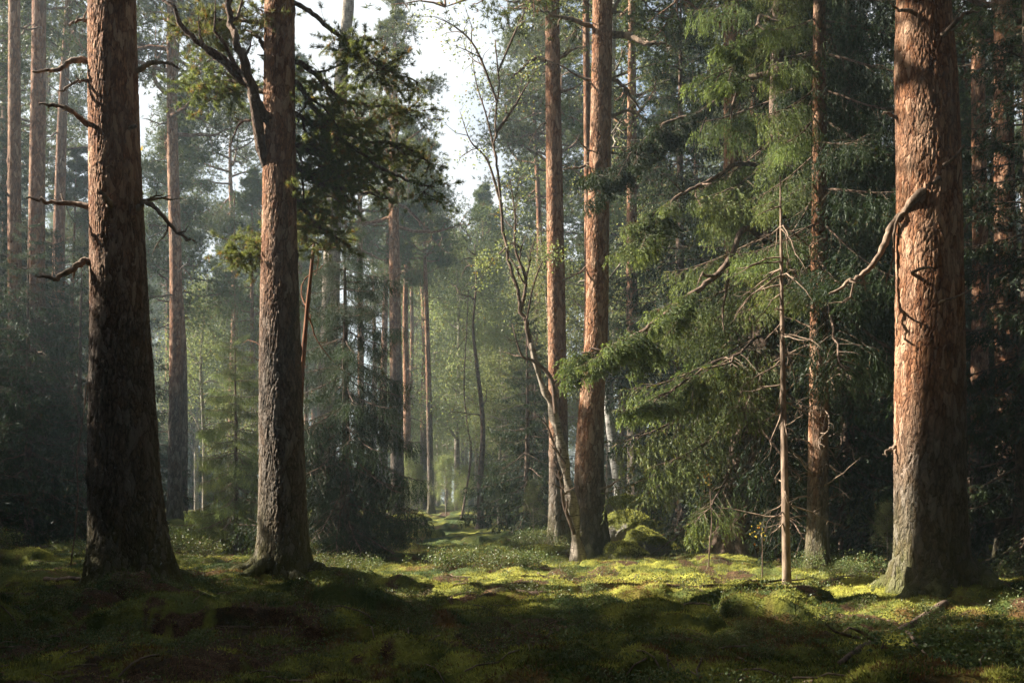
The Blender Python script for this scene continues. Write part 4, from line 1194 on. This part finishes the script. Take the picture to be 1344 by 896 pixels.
for lab, px, py, D, s, sd in [
    ('moss capped boulder topmost on the mound behind the bulging pine', 818, 666, 23., (.50, .46, .30), 1), ('mossy boulder under the topmost one on the mound', 826, 692, 21.8, (.60, .5, .40), 2),
    ('dark mossy boulder at the right foot of the bulging pine', 824, 732, 19.4, (.46, .40, .34), 3), ('small brown stone beside the dark mossy boulder at the pine foot', 846, 745, 18.8, (.13, .13, .1), 4),
    ('low mossy boulder at the far end of the glade, right of the flared pine', 548, 686, 42, (.62, .6, .38), 5), ('low mossy boulder at the foot of the flared hazy pine', 522, 685, 41., (.5, .5, .33), 6),
    ('mossy lump among the pale bilberry bushes in the sunlight', 670, 766, 16.4, (.30, .3, .17), 7), ('round dark moss hummock on the front edge of the sunlit strip', 922, 815, 11.6, (.25, .23, .17), 8),
    ('low moss hummock in the sunlit strip right of the bulging pine', 838, 778, 14.6, (.26, .24, .13), 9), ('mossy lump at the foot of the large spruce', 950, 772, 15.6, (.3, .28, .14), 10),
    ('round green hummock left of the sunlit bilberry bushes', 590, 782, 14.2, (.24, .22, .16), 11), ('dark mossy boulder in the gloom behind the small stone', 850, 714, 20.6, (.48, .40, .36), 13)]:
    boulder(lab, px, py, D, s, sd)

SH = []
for i in range(5):
    rgl = np.random.default_rng(700 + i)
    st = MB(); lf = MB(); tp = []
    for j in range(16):
        an = rgl.uniform(0, 6.28); d = (math.cos(an) * .6, math.sin(an) * .6, 1)
        tp += twiggy(st, crooked((rgl.normal() * .10, rgl.normal() * .10, -.02), d, rgl.uniform(.14, .34), 6, rgl, .16), .003, rgl, 1, 3, 4, .25, .1, (.4, .5, .3, 0), .5)
    tp = np.array(tp); n = len(tp) * 9
    pp = np.repeat(tp, 9, 0) + rgl.normal(size=(n, 3)) * .035
    a = np.stack([rgl.random(n), rgl.random(n), rgl.random(n), np.zeros(n)], 1)
    blades(lf, pp, unit(rgl.normal(size=(n, 3)) + UP * .25), .026 * rgl.uniform(.6, 1.3, n), .016, rgl, a, True)
    SH.append((st.mesh('stems', SPRUCE_BARK, True), lf.mesh('leaves', SHRUB)))
shrubs = []
for (cx_, cy_, sx, sy, n, smin, smax) in [(.0, 16.9, .7, .5, 12, .8, 1.3), (-.9, 17.3, .5, .4, 9, .9, 1.3), (-2.9, 17.6, .5, .5, 6, .6, 1.), (.1, 21, 1.2, 1., 8, .7, 1.2), (.5, 15.9, .9, .6, 6, .5, .8), (-4.4, 19.5, 1.6, 2., 9, .8, 1.3), (5.4, 15.5, 1.6, 1., 18, .6, 1.2), (5.4, 22., .6, 1., 5, .6, 1.), (-7, 20, 2.5, 3, 12, .9, 1.5), (.2, 12.3, 3.5, 1.6, 16, .4, .8), (-1.5, 9., 2.6, 1.6, 22, .35, .7), (2.2, 9., 2.2, 1.4, 16, .35, .65), (.5, 7.6, 2.4, .6, 10, .3, .5), (-3.4, 11., 1.6, 2., 12, .5, .9), (4.2, 9.6, 1.2, 1.2, 12, .45, .8), (7., 16.5, 1.2, 2.5, 14, .8, 1.4), (1.0, 23.5, .8, .8, 6, .9, 1.5)]:
    for j in range(n):
        x = cx_ + rb.normal() * sx * .6; y = cy_ + rb.normal() * sy * .6
        if any(math.hypot(x - X(a, d), y - d) < r for a, d, r in [(172, 13, 1.), (372, 15, .75), (1224, 11.8, 1.), (777, 20, .7)]): continue
        i = int(rb.integers(5)); s = rb.uniform(smin, smax)
        e = empty('bilberry_bush', 'small leafy bilberry bush growing in the moss', 'bush', (x, y, float(gh(x, y)) - .01), 'bilberry bushes in the moss', rb.uniform(0, 6.28), s)
        link('stems', SH[i][0], e); link('leaves', SH[i][1], e)

# low clover-like leaves at the lower right corner
lf = MB(); n = 520
x = rb.normal(size=n) * .55 + 3.75; y = rb.normal(size=n) * .45 + 7.9
z = gh(x, y) + rb.uniform(.03, .08, n)
for k in range(3):
    an = rb.uniform(0, 6.28, n) * 0 + k * 2.1 + np.repeat(rb.uniform(0, 6.28, n // 4), 4)
    blades(lf, np.stack([x, y, z], 1), unit(np.stack([np.cos(an), np.sin(an), 0 * an + .15], 1)), .034, .034, rb, np.stack([rb.random(n), rb.random(n) * .6, rb.random(n) * .5 + .5, 0 * x], 1), True)
tag(link('wood_sorrel', lf.mesh('wood_sorrel', SHRUB)), 'low round leaved wood sorrel covering the lower right corner', 'ground cover', kind='stuff')

# tiny low plants speckling the moss
lf = MB(); n = 210000
y = 6.4 + 21 * rb.random(n) ** 1.25; x = rb.uniform(-1, 1, n) * y * .56
dn = fbm(x * 1.3 + 9, y * 1.1, 123, 4)
k = rb.random(n) < sstep(.5, .68, dn) * (1 - .75 * sstep(12, 18, y))
x, y, dn = x[k], y[k], dn[k]
hgt = rb.uniform(.01, .09, len(x)) * (.5 + 3 * (dn - .45))
blades(lf, np.stack([x, y, gh(x, y) + hgt], 1), unit(rb.normal(size=(len(x), 3)) + UP * .4), rb.uniform(.014, .034, len(x)), .015, rb, np.stack([rb.random(len(x)), rb.random(len(x)), rb.random(len(x)), 0 * x], 1), True)
tag(link('low_plants', lf.mesh('low_plants', SHRUB)), 'tiny leafy plants speckling the moss in loose patches', 'ground cover', kind='stuff')

st = MB()
for j in range(430):
    y = 6.6 + 12 * rb.random() ** 1.3; x = rb.uniform(-1, 1) * y * .55
    L = rb.uniform(.08, .45); an = rb.uniform(0, 6.28)
    p = crooked((x, y, 0), (math.cos(an), math.sin(an), 0), L, 6, rb, .18)
    p[:, 2] = gh(p[:, 0], p[:, 1]) + .012 + np.abs(rb.normal()) * .02 * np.linspace(0, 1, 6)
    tube(st, p, L * rb.uniform(.008, .02) + .001, 4, (rb.random(), .5, .5, 0))
tag(link('twig_litter', st.mesh('twig_litter', DEAD, True)), 'short broken twigs scattered over the moss', 'twig litter', kind='stuff')
gr = MB(); n = 70000
y = 6.4 + 17 * rb.random(n) ** 1.3; x = rb.uniform(-1, 1, n) * y * .56
k = rb.random(n) < sstep(.56, .70, fbm(x * .9 + 31, y * .8, 153, 4)); x, y = x[k], y[k]
d = unit(rb.normal(size=(len(x), 3)) * .4 + UP)
blades(gr, np.stack([x, y, gh(x, y) - .01], 1), d, rb.uniform(.05, .17, len(x)), .006, rb, np.stack([rb.random(len(x)), rb.random(len(x)), rb.random(len(x)), 0 * x], 1))
tag(link('grass', gr.mesh('grass', leaf_mat('grass_blades', (.05, .075, .02), (.12, .15, .04), (.22, .2, .08)))), 'thin grass blades standing in patches of the moss', 'grass', kind='stuff')

# needles, small sticks on the litter
st = MB(); n = 26000
y = 6.3 + 16 * rb.random(n) ** 1.5; x = rb.uniform(-1, 1, n) * y * .56
li = litter(x, y); k = rb.random(n) < li * .9 + .04
x, y = x[k], y[k]
d = rb.normal(size=(len(x), 3)); d[:, 2] *= .25
blades(st, np.stack([x, y, gh(x, y) + .008], 1), unit(d), rb.uniform(.03, .09, len(x)), .006, rb, np.stack([rb.random(len(x))] * 4, 1))
tag(link('needle_litter', st.mesh('needle_litter', simple_bark('litter_brown', (.10, .05, .022), (.27, .16, .08)))), 'fallen brown pine needles scattered over the forest floor', 'needle litter', kind='stuff')


def fallen(label, pts, r, seed, depth=1, mat=DEAD, lift=.03):
    rgl = np.random.default_rng(seed)
    p = np.array([(X(px, D), D, float(gh(X(px, D), D)) + lift) for px, D in pts])
    org = p[0].copy(); path = catmull(p, 24) - org
    path[:, 2] = gh(path[:, 0] + org[0], path[:, 1] + org[1]) - org[2] + lift
    path[:, 2] = np.convolve(np.pad(path[:, 2], 3, 'edge'), np.ones(7) / 7, 'valid')
    b = MB(); twiggy(b, path, r, rgl, depth, 8, 3, .25, .0, (.4, .7, .3, 0), .25, r1=r * .4, lump=.5)
    o = link('fallen_branch', b.mesh('fallen_branch', mat, True)); o.location = org
    tag(o, label, 'branch', 'fallen branches')


fallen('long dark fallen branch from the giant right pine to the lower edge', [(1240, 11.), (1205, 10.1), (1165, 9.0), (1130, 8.0), (1100, 7.3)], .036, 1, 2, SPRUCE_BARK, .015)
fallen('short brown log lying in the moss before the sunlit strip', [(678, 13.2), (705, 13.1), (742, 13.3)], .05, 2, 1, SPRUCE_BARK, .0)
fallen('thin bare fallen twig under the dead pole', [(985, 13.2), (1000, 13.8), (1030, 14.3), (1060, 14.6)], .018, 3, 2, lift=.08)
fallen('thin crooked stick at the lower right beside the long branch', [(1165, 9.2), (1195, 8.4), (1215, 7.7)], .014, 4, 1)
fallen('low fallen stick in front of the broadest left trunk', [(60, 14.4), (95, 13.9), (128, 13.6)], .035, 5, 1)

# yellow-leaved saplings
def yellow(label, px, D, h, n, seed):
    rgl = np.random.default_rng(seed)
    x = X(px, D); zb = float(gh(x, D)); e = empty('rowan_sapling', label, 'sapling', (x, D, zb))
    st = MB(); path = crooked((0, 0, -.05), (.08, 0, 1), h, 12, rgl, .06)
    tp = twiggy(st, path, .012, rgl, 2, 5, 3, .2, .05, (.4, .6, .3, 0), .25)
    link('trunk', st.mesh('trunk', SPRUCE_BARK, True), e)
    tp = np.array(tp); tp = tp[tp[:, 2] > h * .6]
    c = tp[rgl.integers(0, len(tp), n)] + rgl.normal(size=(n, 3)) * .06
    lf = MB(); blades(lf, c, unit(rgl.normal(size=(n, 3)) - UP * .4), (.085 if px < 200 else .05) * rgl.uniform(.6, 1.2, n), .06 if px < 200 else .032, rgl, np.stack([rgl.random(n)] * 4, 1), True)
    link('leaves', lf.mesh('leaves', YELLOW), e)


yellow('slim sapling with few yellow leaves left of the broadest left trunk', 92, 17., 7., 26, 3)
yellow('small sapling with orange yellow leaves under the sunlit spruce boughs', 930, 16.6, 1.75, 40, 5)
yellow('low yellow leaved sapling at the foot of the large spruce', 1000, 15.4, .9, 26, 7)

# ------------------------------------------------------------------ air
m = NT('haze')
v = m.n('ShaderNodeVolumePrincipled')
v.inputs['Color'].default_value = (.70, .87, 1., 1); v.inputs['Density'].default_value = .0014; v.inputs['Anisotropy'].default_value = .25
m.l(v.outputs[0], m.out.inputs['Volume'])
b = MB()
c = np.array([[x, y, z] for z in (-3.5, 30) for y in (-65, 265) for x in (-175, 175)], float)
b.add(c, None, [[0, 2, 3, 1], [4, 5, 7, 6], [0, 1, 5, 4], [2, 6, 7, 3], [0, 4, 6, 2], [1, 3, 7, 5]])
tag(link('haze', b.mesh('haze', m.m)), 'pale morning mist filling the forest', 'haze', kind='stuff')

# ------------------------------------------------------------------ light
from mathutils import Vector
L = bpy.data.lights.new('sun', 'SUN'); L.energy = 5.; L.angle = R(.5); L.color = (1., .92, .79)
lo = bpy.data.objects.new('sun', L); COL.objects.link(lo)
lo.rotation_euler = Vector(S).to_track_quat('Z', 'Y').to_euler()
w = bpy.data.worlds.new('World'); sc.world = w; w.use_nodes = True
nt = w.node_tree; bg = nt.nodes['Background']
sky = nt.nodes.new('ShaderNodeTexSky'); sky.sky_type = 'NISHITA'; sky.sun_disc = False
sky.sun_elevation = EL; sky.sun_rotation = math.atan2(S[0], S[1])
sky.air_density = 1.2; sky.dust_density = 4.; sky.ozone_density = 1.
def wn(t, **kw):
    x = nt.nodes.new(t)
    for k, v in kw.items(): setattr(x, k, v)
    return x


geo = wn('ShaderNodeTexCoord'); sep = wn('ShaderNodeSeparateXYZ'); nt.links.new(geo.outputs['Generated'], sep.inputs[0])
cl = wn('ShaderNodeTexNoise'); cl.inputs['Scale'].default_value = 3.2; cl.inputs['Detail'].default_value = 6
mp = wn('ShaderNodeMapping'); mp.inputs['Scale'].default_value = (1, 1, 2.2); nt.links.new(geo.outputs['Generated'], mp.inputs[0]); nt.links.new(mp.outputs[0], cl.inputs['Vector'])
el = wn('ShaderNodeMapRange', clamp=True); nt.links.new(sep.outputs[2], el.inputs[0])
el.inputs[1].default_value = .85; el.inputs[2].default_value = .45; el.inputs[3].default_value = 0; el.inputs[4].default_value = 1
cr_ = wn('ShaderNodeMapRange', clamp=True); nt.links.new(cl.outputs[0], cr_.inputs[0]); cr_.inputs[1].default_value = .30; cr_.inputs[2].default_value = .55
mu = wn('ShaderNodeMath', operation='MULTIPLY'); nt.links.new(el.outputs[0], mu.inputs[0]); nt.links.new(cr_.outputs[0], mu.inputs[1])
mx = wn('ShaderNodeMix', data_type='RGBA'); nt.links.new(mu.outputs[0], mx.inputs[0]); nt.links.new(sky.outputs[0], mx.inputs[6]); mx.inputs[7].default_value = (CLOUD, CLOUD * 1.04, CLOUD * 1.06, 1)
nt.links.new(mx.outputs[2], bg.inputs[0]); bg.inputs[1].default_value = .05

# ------------------------------------------------------------------ camera
cam = bpy.data.cameras.new('camera'); co = bpy.data.objects.new('camera', cam); COL.objects.link(co)
co.location = (0, 0, CAMZ); co.rotation_euler = (R(90), 0, 0)
cam.sensor_width = 36; cam.lens = F / 1344 * 36
cam.shift_y = (HYP - 448) / 1344
cam.clip_start = .05; cam.clip_end = 1500
sc.camera = co

sc.render.engine = 'CYCLES'
cy = sc.cycles
cy.use_denoising = True
try: cy.denoiser = 'OPENIMAGEDENOISE'
except Exception: pass
cy.max_bounces = 5; cy.diffuse_bounces = 3; cy.glossy_bounces = 1; cy.transmission_bounces = 3; cy.transparent_max_bounces = 4; cy.volume_bounces = 1
cy.caustics_reflective = False; cy.caustics_refractive = False
cy.sample_clamp_indirect = 6
sc.view_settings.view_transform = 'Standard'; sc.view_settings.look = 'None'
sc.view_settings.exposure = 2.2; sc.view_settings.gamma = 1
